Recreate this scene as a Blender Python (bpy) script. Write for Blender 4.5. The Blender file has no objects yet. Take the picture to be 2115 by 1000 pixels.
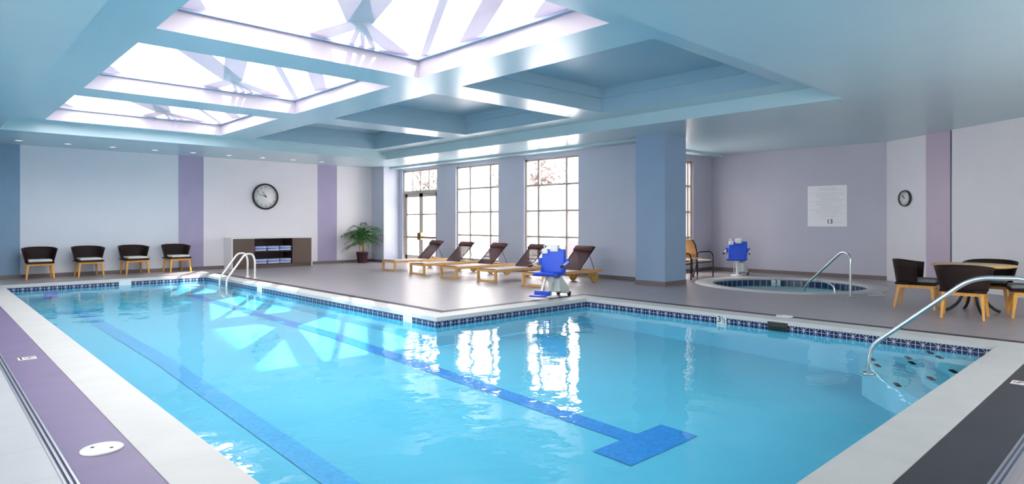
import bpy, bmesh, math, random
from mathutils import Vector, Matrix
from mathutils.geometry import tessellate_polygon
random.seed(7)
C = bpy.context.scene
COL = C.collection
PI = math.pi

# ------------------------------------------------------------------ camera, world, sun, portals, exposure
H = 1.4
FPX = 1297.0
cam_data = bpy.data.cameras.new('camera')
cam_data.sensor_fit = 'HORIZONTAL'
cam_data.sensor_width = 36.0
cam_data.lens = 36.0 * FPX / 2115.0
cam_data.shift_y = -(500.0 - 459.5) / 2115.0
cam_data.clip_start = 0.05
cam_data.clip_end = 300
cam = bpy.data.objects.new('camera', cam_data)
COL.objects.link(cam)
fwd = Vector((0.6858, 0.7278, 0))
cam.location = (0, 0, H)
cam.rotation_euler = (PI / 2, 0, math.atan2(-fwd.x, fwd.y))
C.camera = cam

C.view_settings.view_transform = 'Standard'
C.view_settings.look = 'None'
C.view_settings.gamma = 1
C.view_settings.use_curve_mapping = False
C.view_settings.exposure = 1.38

w = bpy.data.worlds.new('sky'); C.world = w; w.use_nodes = True
wn = w.node_tree.nodes; wl = w.node_tree.links
bg = wn['Background']
tc = wn.new('ShaderNodeTexCoord'); sx = wn.new('ShaderNodeSeparateXYZ'); wr = wn.new('ShaderNodeValToRGB')
wl.new(tc.outputs['Generated'], sx.inputs[0]); wl.new(sx.outputs['Z'], wr.inputs['Fac'])
wr.color_ramp.elements[0].position = 0.0; wr.color_ramp.elements[0].color = (1.0, 0.965, 0.94, 1)
wr.color_ramp.elements[1].position = 1.0; wr.color_ramp.elements[1].color = (1.0, 0.98, 0.98, 1)
wl.new(wr.outputs['Color'], bg.inputs['Color'])
bg.inputs['Strength'].default_value = 4.0

sun_d = bpy.data.lights.new('sun', 'SUN'); sun_d.energy = 5.5; sun_d.angle = math.radians(0.7); sun_d.color = (1.0, 0.96, 0.92)
sun = bpy.data.objects.new('sun', sun_d); COL.objects.link(sun)
sd = Vector((0.12, 0.78, -1.0)).normalized()
sun.rotation_euler = sd.to_track_quat('-Z', 'Y').to_euler()
sun.location = (0, -10, 20)

def portal(loc, direction, sxx, syy):
    l = bpy.data.lights.new('daylight_portal', 'AREA'); l.shape = 'RECTANGLE'; l.size = sxx; l.size_y = syy; l.energy = 1
    l.cycles.is_portal = True
    o = bpy.data.objects.new('daylight_portal', l); COL.objects.link(o); o.location = loc
    o.rotation_euler = Vector(direction).to_track_quat('-Z', 'Y').to_euler()

# room constants
Z0, Z1, Z2 = 3.35, 3.587, 3.84
XWIN, YBACK, XL, YN = 12.45, 19.93, -5.0, -2.6
SKY_X = (1.93, 5.5); COF_X = (6.33, 9.9)
MOD_Y = [(4.28, 7.9), (8.68, 12.2), (13.02, 16.5)]
for (a, b) in MOD_Y:
    portal(((SKY_X[0] + SKY_X[1]) / 2, (a + b) / 2, 3.99), (0, 0, -1), SKY_X[1] - SKY_X[0], b - a)
for (a, b, zl, zh) in [(16.85, 18.85, 0.1, 3.2), (13.8, 15.8, 0.25, 3.17), (10.7, 12.7, 0.25, 3.17)]:
    portal((12.72, (a + b) / 2, (zl + zh) / 2), (-1, 0, 0), b - a, zh - zl)
portal((14.95, 9.67, 1.7), (0, -1, 0), 1.9, 2.9)
portal((7.9, YN - 0.15, 2.1), (0, 1, 0), 5.8, 2.0)
portal((-5.15, 4.0, 1.9), (1, 0, 0), 9.0, 2.4)

C.cycles.max_bounces = 9
C.cycles.diffuse_bounces = 6
C.cycles.glossy_bounces = 4
C.cycles.transmission_bounces = 6
C.cycles.transparent_max_bounces = 12
C.cycles.caustics_reflective = False
C.cycles.caustics_refractive = False
C.cycles.sample_clamp_indirect = 6.0
C.cycles.use_denoising = True
try:
    C.cycles.denoiser = 'OPENIMAGEDENOISE'
    C.cycles.denoising_input_passes = 'RGB_ALBEDO_NORMAL'
except Exception:
    pass

# ------------------------------------------------------------------ materials
MATS = {}
def mat(name, col, rough=0.5, metal=0.0, var=0.0, scale=6.0, bump=0.0, bscale=40.0, spec=0.5, trans=0.0, coat=0.0, stretch=None):
    if name in MATS: return MATS[name]
    m = bpy.data.materials.new(name); m.use_nodes = True
    n = m.node_tree.nodes; l = m.node_tree.links
    b = n['Principled BSDF']
    b.inputs['Base Color'].default_value = (*col, 1)
    b.inputs['Roughness'].default_value = rough
    b.inputs['Metallic'].default_value = metal
    b.inputs['Specular IOR Level'].default_value = spec
    b.inputs['Coat Weight'].default_value = coat
    t = n.new('ShaderNodeTexCoord')
    src = t.outputs['Object']
    if stretch:
        mp = n.new('ShaderNodeMapping'); mp.inputs['Scale'].default_value = stretch
        l.new(src, mp.inputs[0]); src = mp.outputs[0]
    if var > 0:
        nz = n.new('ShaderNodeTexNoise'); nz.inputs['Scale'].default_value = scale; nz.inputs['Detail'].default_value = 4
        l.new(src, nz.inputs['Vector'])
        r = n.new('ShaderNodeValToRGB')
        r.color_ramp.elements[0].position = 0.3; r.color_ramp.elements[1].position = 0.7
        r.color_ramp.elements[0].color = (*[c * (1 - var) for c in col], 1)
        r.color_ramp.elements[1].color = (*[min(1, c * (1 + var)) for c in col], 1)
        l.new(nz.outputs['Fac'], r.inputs['Fac']); l.new(r.outputs['Color'], b.inputs['Base Color'])
    if bump > 0:
        nb = n.new('ShaderNodeTexNoise'); nb.inputs['Scale'].default_value = bscale
        l.new(src, nb.inputs['Vector'])
        bp = n.new('ShaderNodeBump'); bp.inputs['Strength'].default_value = bump; bp.inputs['Distance'].default_value = 0.01
        l.new(nb.outputs['Fac'], bp.inputs['Height']); l.new(bp.outputs['Normal'], b.inputs['Normal'])
    if trans > 0:
        tr = n.new('ShaderNodeBsdfTransparent'); mx = n.new('ShaderNodeMixShader'); mx.inputs[0].default_value = trans
        l.new(b.outputs[0], mx.inputs[1]); l.new(tr.outputs[0], mx.inputs[2]); l.new(mx.outputs[0], n['Material Output'].inputs['Surface'])
    MATS[name] = m
    return m

def tiled(name, col, grout, sx_, sy_, rough=0.45, var=0.06, gw=0.006, rot=0.0, off=(0, 0), spec=0.5):
    """stone or ceramic tiles in a stacked grid, in object space"""
    m = mat(name, col, rough, spec=spec)
    n = m.node_tree.nodes; l = m.node_tree.links; b = n['Principled BSDF']
    t = n.new('ShaderNodeTexCoord'); sp = n.new('ShaderNodeSeparateXYZ'); l.new(t.outputs['Object'], sp.inputs[0])
    def M(op, a, bb=None):
        q = n.new('ShaderNodeMath'); q.operation = op
        for i, v in enumerate((a, bb)):
            if v is None: continue
            if isinstance(v, (int, float)): q.inputs[i].default_value = v
            else: l.new(v, q.inputs[i])
        return q.outputs[0]
    masks = []
    for ax, s, o in ((0, sx_, off[0]), (1, sy_, off[1])):
        if s:
            u = M('FRACT', M('DIVIDE', M('ADD', sp.outputs[ax], 100 * s + o), s))
            d = M('MULTIPLY', M('MINIMUM', u, M('SUBTRACT', 1.0, u)), s)
            masks.append(M('LESS_THAN', d, gw / 2))
    g = masks[0] if len(masks) == 1 else M('MAXIMUM', masks[0], masks[1])
    nz = n.new('ShaderNodeTexNoise'); nz.inputs['Scale'].default_value = 3.0; nz.inputs['Detail'].default_value = 6
    l.new(t.outputs['Object'], nz.inputs['Vector'])
    r = n.new('ShaderNodeValToRGB')
    r.color_ramp.elements[0].position = 0.3; r.color_ramp.elements[1].position = 0.7
    r.color_ramp.elements[0].color = (*[c * (1 - var) for c in col], 1)
    r.color_ramp.elements[1].color = (*[min(1, c * (1 + var)) for c in col], 1)
    l.new(nz.outputs['Fac'], r.inputs['Fac'])
    mx = n.new('ShaderNodeMix'); mx.data_type = 'RGBA'
    l.new(g, mx.inputs['Factor']); l.new(r.outputs['Color'], mx.inputs['A']); mx.inputs['B'].default_value = (*grout, 1)
    l.new(mx.outputs['Result'], b.inputs['Base Color'])
    return m

M_wall = mat('wall_paint_pale', (0.68, 0.71, 0.77), 0.55, var=0.02, scale=1.5)
M_wall_win = mat('wall_paint_window', (0.55, 0.58, 0.68), 0.5, var=0.02, scale=1.5)
M_wall_spa = mat('wall_paint_spa', (0.50, 0.49, 0.57), 0.45, var=0.02, scale=1.5)
M_panel = mat('panel_off_white', (0.78, 0.75, 0.78), 0.5, var=0.015, scale=2)
M_lav = mat('panel_lavender', (0.38, 0.34, 0.50), 0.5, var=0.03, scale=2)
M_lav2 = mat('panel_mauve', (0.52, 0.42, 0.53), 0.45, var=0.03, scale=2)
M_blue = mat('panel_slate_blue', (0.19, 0.31, 0.44), 0.5, var=0.03, scale=2)
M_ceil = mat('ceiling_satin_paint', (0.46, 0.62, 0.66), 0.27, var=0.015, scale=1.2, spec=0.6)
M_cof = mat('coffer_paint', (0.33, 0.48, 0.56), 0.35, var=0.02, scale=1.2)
M_well = mat('skylight_well_paint', (0.42, 0.39, 0.45), 0.5)
M_lip = mat('skylight_frame_grey', (0.30, 0.36, 0.50), 0.4)
M_deck = tiled('deck_tile', (0.33, 0.29, 0.305), (0.27, 0.235, 0.245), 0.6, 0.6, 0.36, 0.05, 0.004)
M_pale = tiled('pale_floor_tile', (0.50, 0.49, 0.50), (0.36, 0.35, 0.36), 0.62, 0.62, 0.4, 0.03, 0.006, off=(0.05, 0.1))
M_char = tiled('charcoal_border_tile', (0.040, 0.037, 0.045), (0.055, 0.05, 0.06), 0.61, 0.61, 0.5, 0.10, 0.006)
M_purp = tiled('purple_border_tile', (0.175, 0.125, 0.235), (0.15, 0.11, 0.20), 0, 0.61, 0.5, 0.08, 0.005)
M_cope = tiled('coping_stone', (0.53, 0.51, 0.49), (0.44, 0.42, 0.41), 0.65, 0.65, 0.5, 0.04, 0.005, off=(-0.93, -0.75))
M_drain = mat('drain_steel', (0.52, 0.52, 0.58), 0.35, 0.8)
M_draing = mat('drain_groove', (0.20, 0.17, 0.23), 0.7)
M_basin = mat('pool_plaster_blue', (0.09, 0.46, 0.62), 0.7, var=0.03, scale=1.2)
M_step = mat('pool_step_plaster', (0.20, 0.55, 0.67), 0.7, var=0.05, scale=5)
M_lane = mat('lane_tile_blue', (0.005, 0.22, 0.60), 0.6, var=0.2, scale=25)
M_lane2 = mat('lane_tile_pale_blue', (0.03, 0.33, 0.62), 0.6, var=0.15, scale=25)
M_navy = mat('navy_tile', (0.008, 0.018, 0.08), 0.3)
M_nose = mat('black_nosing', (0.004, 0.006, 0.012), 0.8, spec=0.1)
M_steel = mat('brushed_steel', (0.55, 0.58, 0.59), 0.34, 1.0)
M_whitemet = mat('white_powder_coat', (0.82, 0.82, 0.80), 0.35)
M_white = mat('white_plastic', (0.80, 0.79, 0.77), 0.4)
M_black = mat('black_plastic', (0.012, 0.012, 0.014), 0.4)
M_winframe = mat('window_frame_cream', (0.52, 0.45, 0.40), 0.4)
M_base = mat('baseboard_taupe', (0.17, 0.135, 0.13), 0.5)
M_wood = mat('oak_legs', (0.68, 0.32, 0.05), 0.4, var=0.25, scale=4, stretch=(30, 30, 2))
M_teak = mat('lounger_teak', (0.66, 0.38, 0.14), 0.45, var=0.2, scale=3, stretch=(2, 25, 25))
M_wicker = mat('dark_brown_wicker', (0.016, 0.006, 0.006), 0.55, spec=0.25, var=0.4, scale=60, bump=0.5, bscale=160)
M_cush = mat('grey_cushion', (0.62, 0.61, 0.57), 0.85, bump=0.2, bscale=200)
M_cushd = mat('dark_grey_cushion', (0.20, 0.21, 0.21), 0.85, bump=0.2, bscale=200)
M_sling = mat('brown_mesh_sling', (0.10, 0.035, 0.040), 0.6, trans=0.22, bump=0.2, bscale=300)
M_slingpale = mat('pale_mesh_sling', (0.52, 0.48, 0.52), 0.6)
M_roll = mat('maroon_headrest', (0.085, 0.02, 0.018), 0.6, var=0.3, scale=30)
M_cabw = mat('cabinet_white', (0.80, 0.78, 0.77), 0.4)
M_cabb = mat('cabinet_walnut', (0.115, 0.075, 0.060), 0.4, var=0.2, scale=4, stretch=(3, 3, 25))
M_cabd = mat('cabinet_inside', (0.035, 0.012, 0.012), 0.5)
M_towel = mat('blue_towel', (0.42, 0.50, 0.80), 0.95, bump=0.6, bscale=120)
M_towelw = mat('white_towel', (0.62, 0.67, 0.86), 0.95, bump=0.6, bscale=120)
M_pot = mat('maroon_pot', (0.045, 0.012, 0.022), 0.3)
M_soil = mat('soil', (0.03, 0.02, 0.015), 0.9)
M_leaf = mat('palm_leaf', (0.045, 0.17, 0.03), 0.5, var=0.5, scale=4)
M_leafp = mat('pale_palm_leaf', (0.20, 0.30, 0.14), 0.5, var=0.4, scale=4)
M_cane = mat('cane_stem', (0.45, 0.30, 0.12), 0.6, var=0.3, scale=20)
M_blueseat = mat('blue_lift_plastic', (0.010, 0.060, 0.52), 0.35)
M_blueface = mat('blue_lift_padding', (0.012, 0.085, 0.66), 0.45)
M_bronze = mat('bronze_frame', (0.025, 0.010, 0.008), 0.35, 0.3)
M_orange = mat('tan_sling', (0.62, 0.30, 0.07), 0.7, trans=0.12)
M_beige = mat('beige_sling', (0.60, 0.47, 0.30), 0.7)
M_clockface = mat('clock_face', (0.80, 0.78, 0.76), 0.5)
M_ink = mat('ink_grey', (0.22, 0.22, 0.24), 0.6)
M_inkl = mat('ink_pale_grey', (0.36, 0.35, 0.38), 0.6)
M_sign = mat('sign_white', (0.86, 0.85, 0.86), 0.35)
M_depth = mat('depth_tile_pale', (0.60, 0.66, 0.68), 0.3)
M_stucco = mat('garden_stucco', (0.95, 0.93, 0.93), 0.8)
M_terr = mat('terrace_paving', (0.80, 0.78, 0.78), 0.8)
M_twig = mat('dry_foliage', (0.22, 0.165, 0.155), 0.9, var=0.4, scale=3)
M_bark = mat('bark', (0.12, 0.09, 0.08), 0.9)
M_slot = mat('wall_slot_navy', (0.01, 0.05, 0.11), 0.4)
M_tubtile = tiled('hot_tub_tile', (0.012, 0.035, 0.11), (0.35, 0.42, 0.50), 0.0, 0.0001, 0.3)
M_tub = mat('hot_tub_plaster', (0.06, 0.40, 0.52), 0.6)

def glass_mat():
    m = bpy.data.materials.new('clear_glass'); m.use_nodes = True
    n = m.node_tree.nodes; l = m.node_tree.links; n.remove(n['Principled BSDF'])
    t = n.new('ShaderNodeBsdfTransparent'); g = n.new('ShaderNodeBsdfGlossy'); g.inputs['Roughness'].default_value = 0.0
    mx = n.new('ShaderNodeMixShader'); mx.inputs[0].default_value = 0.045
    l.new(t.outputs[0], mx.inputs[1]); l.new(g.outputs[0], mx.inputs[2])
    l.new(mx.outputs[0], n['Material Output'].inputs['Surface'])
    return m
M_glass = glass_mat()

def water_mat(name, tint, b1, b2):
    m = bpy.data.materials.new(name); m.use_nodes = True
    n = m.node_tree.nodes; l = m.node_tree.links; n.remove(n['Principled BSDF'])
    t = n.new('ShaderNodeBsdfTransparent'); t.inputs['Color'].default_value = (*tint, 1)
    g = n.new('ShaderNodeBsdfGlossy'); g.inputs['Roughness'].default_value = 0.02
    f = n.new('ShaderNodeFresnel'); f.inputs['IOR'].default_value = 1.33; mx = n.new('ShaderNodeMixShader')
    co = n.new('ShaderNodeTexCoord')
    n1 = n.new('ShaderNodeTexNoise'); n1.inputs['Scale'].default_value = 1.6; n1.inputs['Detail'].default_value = 2
    n2 = n.new('ShaderNodeTexNoise'); n2.inputs['Scale'].default_value = 6.5; n2.inputs['Detail'].default_value = 2
    for q in (n1, n2): l.new(co.outputs['Object'], q.inputs['Vector'])
    p1 = n.new('ShaderNodeBump'); p1.inputs['Strength'].default_value = 1.0; p1.inputs['Distance'].default_value = b1
    p2 = n.new('ShaderNodeBump'); p2.inputs['Strength'].default_value = 1.0; p2.inputs['Distance'].default_value = b2
    l.new(n1.outputs['Fac'], p1.inputs['Height']); l.new(n2.outputs['Fac'], p2.inputs['Height'])
    l.new(p1.outputs[0], p2.inputs['Normal']); l.new(p2.outputs[0], g.inputs['Normal'])
    ge = n.new('ShaderNodeNewGeometry'); s1 = n.new('ShaderNodeMath'); s1.operation = 'SUBTRACT'; s1.inputs[0].default_value = 1.0
    s2 = n.new('ShaderNodeMath'); s2.operation = 'MULTIPLY'
    l.new(ge.outputs['Backfacing'], s1.inputs[1]); l.new(s1.outputs[0], s2.inputs[0]); l.new(f.outputs[0], s2.inputs[1])
    l.new(s2.outputs[0], mx.inputs[0]); l.new(t.outputs[0], mx.inputs[1]); l.new(g.outputs[0], mx.inputs[2])
    l.new(mx.outputs[0], n['Material Output'].inputs['Surface'])
    return m
M_water = water_mat('pool_water', (0.86, 0.97, 1.0), 0.012, 0.0022)
M_water2 = water_mat('hot_tub_water', (0.8, 0.97, 0.98), 0.006, 0.003)

def band_mat():
    m = mat('navy_decorated_tile', (0.01, 0.02, 0.08), 0.3, spec=0.2)
    n = m.node_tree.nodes; l = m.node_tree.links; b = n['Principled BSDF']
    t = n.new('ShaderNodeTexCoord'); sp = n.new('ShaderNodeSeparateXYZ'); l.new(t.outputs['Object'], sp.inputs[0])
    g = n.new('ShaderNodeNewGeometry'); sn = n.new('ShaderNodeSeparateXYZ'); l.new(g.outputs['Normal'], sn.inputs[0])
    def M(op, a, bb=None):
        q = n.new('ShaderNodeMath'); q.operation = op
        for i, v in enumerate((a, bb)):
            if v is None: continue
            if isinstance(v, (int, float)): q.inputs[i].default_value = v
            else: l.new(v, q.inputs[i])
        return q.outputs[0]
    isx = M('GREATER_THAN', M('ABSOLUTE', sn.outputs[0]), 0.5)
    uu = M('ADD', M('MULTIPLY', isx, sp.outputs[1]), M('MULTIPLY', M('SUBTRACT', 1.0, isx), sp.outputs[0]))
    p = 0.158
    u = M('FRACT', M('DIVIDE', M('ADD', uu, 50.0), p))
    a = M('MULTIPLY', M('ABSOLUTE', M('SUBTRACT', u, 0.5)), 2.0)
    v = M('DIVIDE', M('ADD', sp.outputs[2], 0.148), 0.128)
    def near(expr, w_): return M('LESS_THAN', M('ABSOLUTE', expr), w_)
    ls = [near(M('SUBTRACT', v, M('SUBTRACT', 0.93, M('MULTIPLY', a, 0.55))), 0.035),
          near(M('SUBTRACT', v, M('SUBTRACT', M('MULTIPLY', a, 0.9), 0.5)), 0.03),
          near(M('SUBTRACT', v, 0.34), 0.022),
          M('LESS_THAN', a, 0.045), M('GREATER_THAN', a, 0.95),
          M('LESS_THAN', M('ADD', M('MULTIPLY', M('SUBTRACT', 1.0, a), 1.0), M('ABSOLUTE', M('SUBTRACT', v, 0.38))), 0.17)]
    q = ls[0]
    for k in ls[1:]: q = M('MAXIMUM', q, k)
    mx = n.new('ShaderNodeMix'); mx.data_type = 'RGBA'
    l.new(q, mx.inputs['Factor']); mx.inputs['A'].default_value = (0.006, 0.015, 0.075, 1); mx.inputs['B'].default_value = (0.46, 0.49, 0.58, 1)
    l.new(mx.outputs['Result'], b.inputs['Base Color'])
    return m
M_band = band_mat()

def emis(name, col, s):
    m = bpy.data.materials.new(name); m.use_nodes = True
    b = m.node_tree.nodes['Principled BSDF']; b.inputs['Emission Color'].default_value = (*col, 1); b.inputs['Emission Strength'].default_value = s
    return m
M_lamp = emis('lamp_glow', (1.0, 0.78, 0.5), 1.6)
def rafter_mat():
    m = bpy.data.materials.new('skylight_rafter_paint'); m.use_nodes = True
    n = m.node_tree.nodes; l = m.node_tree.links; b = n['Principled BSDF']
    b.inputs['Base Color'].default_value = (0.86, 0.79, 0.82, 1); b.inputs['Roughness'].default_value = 0.6
    t = n.new('ShaderNodeBsdfTranslucent'); t.inputs['Color'].default_value = (0.84, 0.74, 0.80, 1)
    mx = n.new('ShaderNodeMixShader'); mx.inputs[0].default_value = 0.16
    l.new(b.outputs[0], mx.inputs[1]); l.new(t.outputs[0], mx.inputs[2]); l.new(mx.outputs[0], n['Material Output'].inputs['Surface'])
    return m
M_raft = rafter_mat()

# ------------------------------------------------------------------ mesh helpers
class MB:
    def __init__(s): s.v = []; s.f = []; s.sm = []
    def add(s, vs, fs, smooth=False, T=None):
        o = len(s.v)
        for q in vs:
            q = Vector(q)
            if T is not None: q = T @ q
            s.v.append(tuple(q))
        for f in fs: s.f.append([i + o for i in f]); s.sm.append(smooth)
        return s
    def box(s, x0, x1, y0, y1, z0, z1, T=None):
        vs = [(x0, y0, z0), (x1, y0, z0), (x1, y1, z0), (x0, y1, z0), (x0, y0, z1), (x1, y0, z1), (x1, y1, z1), (x0, y1, z1)]
        return s.add(vs, [(0, 3, 2, 1), (4, 5, 6, 7), (0, 1, 5, 4), (1, 2, 6, 5), (2, 3, 7, 6), (3, 0, 4, 7)], False, T)
    def bar(s, a, b, w1, h1, w2=None, h2=None, up=(0, 0, 1)):
        """rectangular bar from a to b, tapering from w1 x h1 to w2 x h2"""
        a = Vector(a); b = Vector(b); d = (b - a).normalized(); up = Vector(up)
        if abs(d.dot(up)) > 0.98: up = Vector((1, 0, 0))
        sd_ = d.cross(up).normalized(); u = sd_.cross(d).normalized()
        w2 = w1 if w2 is None else w2; h2 = h1 if h2 is None else h2
        vs = []
        for c, ww, hh in ((a, w1, h1), (b, w2, h2)):
            for sx2, sz2 in ((-1, -1), (1, -1), (1, 1), (-1, 1)):
                vs.append(c + sd_ * sx2 * ww / 2 + u * sz2 * hh / 2)
        return s.add(vs, [(0, 1, 2, 3), (7, 6, 5, 4), (0, 4, 5, 1), (1, 5, 6, 2), (2, 6, 7, 3), (3, 7, 4, 0)])
    def tube(s, pts, r, n=12, caps=True):
        pts = [Vector(p) for p in pts]; rings = []
        rs = r if isinstance(r, (list, tuple)) else [r] * len(pts)
        prev = None
        for i, p in enumerate(pts):
            if i == 0: d = pts[1] - p
            elif i == len(pts) - 1: d = p - pts[-2]
            else: d = (pts[i + 1] - p).normalized() + (p - pts[i - 1]).normalized()
            d.normalize()
            if prev is None:
                up = Vector((0, 0, 1)) if abs(d.z) < 0.9 else Vector((1, 0, 0))
                a = d.cross(up).normalized()
            else:
                a = (prev - d * prev.dot(d)).normalized()
            prev = a; b = d.cross(a).normalized()
            rings.append([p + (a * math.cos(2 * PI * k / n) + b * math.sin(2 * PI * k / n)) * rs[i] for k in range(n)])
        vs = [q for rg in rings for q in rg]; fs = []
        for i in range(len(rings) - 1):
            for k in range(n):
                k2 = (k + 1) % n
                fs.append((i * n + k, i * n + k2, (i + 1) * n + k2, (i + 1) * n + k))
        s.add(vs, fs, True)
        if caps:
            s.add(rings[0], [tuple(range(n))[::-1]]); s.add(rings[-1], [tuple(range(n))])
        return s
    def lathe(s, prof, n=32, c=(0, 0, 0), smooth=True, caps=True):
        vs = []; fs = []
        for (r, z) in prof:
            for k in range(n):
                vs.append((c[0] + r * math.cos(2 * PI * k / n), c[1] + r * math.sin(2 * PI * k / n), c[2] + z))
        for i in range(len(prof) - 1):
            for k in range(n):
                k2 = (k + 1) % n
                fs.append((i * n + k, i * n + k2, (i + 1) * n + k2, (i + 1) * n + k))
        s.add(vs, fs, smooth)
        if caps and prof[0][0] > 1e-4: s.add([vs[k] for k in range(n)], [tuple(range(n))[::-1]])
        if caps and prof[-1][0] > 1e-4: s.add([vs[(len(prof) - 1) * n + k] for k in range(n)], [tuple(range(n))])
        return s
    def poly(s, loops, z0, z1, sides=True, bottom=True, top=True):
        """prism of a polygon (loops[0]) with holes (loops[1:])"""
        flat = [p for lp in loops for p in lp]
        tri = tessellate_polygon([[Vector((p[0], p[1], 0)) for p in lp] for lp in loops])
        def orient(t, upw):
            a, b, c = (Vector((flat[i][0], flat[i][1], 0)) for i in t)
            cr = (b - a).cross(c - a).z
            return tuple(t) if (cr > 0) == upw else tuple(reversed(t))
        if top: s.add([(p[0], p[1], z1) for p in flat], [orient(t, True) for t in tri])
        if bottom: s.add([(p[0], p[1], z0) for p in flat], [orient(t, False) for t in tri])
        if sides:
            for li, lp in enumerate(loops):
                n = len(lp)
                area = sum(lp[i][0] * lp[(i + 1) % n][1] - lp[(i + 1) % n][0] * lp[i][1] for i in range(n))
                ccw = area > 0
                if li > 0: ccw = not ccw
                vs = [(p[0], p[1], z0) for p in lp] + [(p[0], p[1], z1) for p in lp]
                fs = []
                for i in range(n):
                    j = (i + 1) % n
                    f = (i, j, n + j, n + i)
                    fs.append(f if ccw else tuple(reversed(f)))
                s.add(vs, fs)
        return s
    def build(s, name, m, parent=None, loc=None, bevel=0.0, weld=False, fixn=False, sub=0):
        me = bpy.data.meshes.new(name); me.from_pydata(s.v, [], s.f)
        me.polygons.foreach_set('use_smooth', s.sm); me.update()
        if weld or fixn:
            bm = bmesh.new(); bm.from_mesh(me)
            bmesh.ops.remove_doubles(bm, verts=bm.verts, dist=0.0002)
            if fixn: bmesh.ops.recalc_face_normals(bm, faces=bm.faces)
            bm.to_mesh(me); bm.free()
        if m: me.materials.append(m)
        o = bpy.data.objects.new(name, me); COL.objects.link(o)
        if loc: o.location = loc
        if parent: o.parent = parent
        if sub:
            sb = o.modifiers.new('sub', 'SUBSURF'); sb.levels = sub; sb.render_levels = sub
        if bevel > 0:
            bv = o.modifiers.new('bevel', 'BEVEL'); bv.width = bevel; bv.segments = 2; bv.limit_method = 'ANGLE'; bv.angle_limit = math.radians(40)
        return o

def rbox(x0, x1, y0, y1, z0, z1, r, seg=3):
    """box with rounded edges as an MB"""
    bm = bmesh.new(); bmesh.ops.create_cube(bm, size=1)
    for v in bm.verts: v.co = Vector(((x0 + x1) / 2 + v.co.x * (x1 - x0), (y0 + y1) / 2 + v.co.y * (y1 - y0), (z0 + z1) / 2 + v.co.z * (z1 - z0)))
    bmesh.ops.bevel(bm, geom=bm.edges[:], offset=r, segments=seg, affect='EDGES', profile=0.5)
    mb = MB(); bm.verts.index_update()
    mb.add([tuple(v.co) for v in bm.verts], [[v.index for v in f.verts] for f in bm.faces], True)
    bm.free(); return mb

def arc_pts(c, r, a0, a1, n, ax=(1, 0, 0), ay=(0, 0, 1)):
    ax = Vector(ax); ay = Vector(ay); c = Vector(c)
    return [c + ax * r * math.cos(a0 + (a1 - a0) * i / n) + ay * r * math.sin(a0 + (a1 - a0) * i / n) for i in range(n + 1)]

def round_path(pts, rad, n=6):
    pts = [Vector(p) for p in pts]; out = [pts[0]]
    for i in range(1, len(pts) - 1):
        a, b, c = pts[i - 1], pts[i], pts[i + 1]
        r = min(rad, (a - b).length * 0.45, (c - b).length * 0.45)
        p = b + (a - b).normalized() * r; q = b + (c - b).normalized() * r
        for k in range(n + 1):
            t = k / n
            out.append(p * (1 - t) ** 2 + b * 2 * t * (1 - t) + q * t ** 2)
    out.append(pts[-1]); return out

def empty(name, loc=(0, 0, 0), rz=0):
    o = bpy.data.objects.new(name, None); COL.objects.link(o); o.location = loc; o.rotation_euler = (0, 0, rz); o.empty_display_size = 0.1
    return o
def tag(o, label=None, cat=None, group=None, kind=None):
    if label: o['label'] = label
    if cat: o['category'] = cat
    if group: o['group'] = group
    if kind: o['kind'] = kind
    return o
def struct(o, label=None, cat=None):
    o['kind'] = 'structure'
    if label: o['label'] = label
    if cat: o['category'] = cat
    return o
def copy_tree(o, parent=None):
    c = o.copy(); COL.objects.link(c)
    if parent: c.parent = parent
    for ch in list(o.children): copy_tree(ch, c)
    return c
def text_mesh(name, txt, size, m, origin, right, up, parent=None, depth=0.002, align='CENTER'):
    cu = bpy.data.curves.new(name, 'FONT'); cu.body = txt; cu.size = size; cu.extrude = depth / 2
    cu.align_x = align; cu.align_y = 'CENTER'; cu.offset = size * 0.012
    t = bpy.data.objects.new(name, cu); COL.objects.link(t)
    bpy.context.view_layer.update()
    me = bpy.data.meshes.new_from_object(t.evaluated_get(bpy.context.evaluated_depsgraph_get()))
    bpy.data.objects.remove(t)
    r = Vector(right).normalized(); u = Vector(up).normalized(); nn = r.cross(u)
    Mx = Matrix((r, u, nn)).transposed().to_4x4(); Mx.translation = Vector(origin)
    me.transform(Mx); me.materials.clear(); me.materials.append(m)
    o = bpy.data.objects.new(name, me); COL.objects.link(o)
    if parent: o.parent = parent
    return o

# ------------------------------------------------------------------ the pool outline and floor
def offL(d, near=None, left=None):
    """pool outline grown by d; near and left sides may grow differently"""
    nr = d if near is None else near; lf = d if left is None else left
    return [(1.32 - lf, 1.4 - nr), (8.9 + d, 1.4 - nr), (8.9 + d, 7.45 + d), (5.5 + d, 7.45 + d), (5.5 + d, 17.7 + d), (1.32 - lf, 17.7 + d)]
inner = offL(0); cope = offL(0.35); bord = offL(0.54, 0.70, 0.70)
TUB = (14.2, 6.05)
def circ(c, r, n=64): return [(c[0] + r * math.cos(2 * PI * i / n), c[1] + r * math.sin(2 * PI * i / n)) for i in range(n)]
room = [(XL, YN), (11.55, YN), (17.02, 4.84), (16.9, 9.4), (XWIN, 9.4), (XWIN, YBACK), (XL, YBACK)]
DR = 0.06
# pale tiled floor left of the slot drain; main deck elsewhere
xd = 1.32 - 0.70 - DR; yd = 1.4 - 0.70 - DR
pale = [(XL, YN), (xd, YN), (xd, 18.24), (XL, 18.24)]
deck = [(xd, YN), (11.55, YN), (17.02, 4.84), (16.9, 9.4), (XWIN, 9.4), (XWIN, YBACK), (XL, YBACK), (XL, 18.24), (xd, 18.24)]
hole = [(xd + 0.0001, yd), (9.44, yd), (9.44, 7.99), (6.04, 7.99), (6.04, 18.24 - 0.0001), (xd + 0.0001, 18.24 - 0.0001)]
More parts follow.
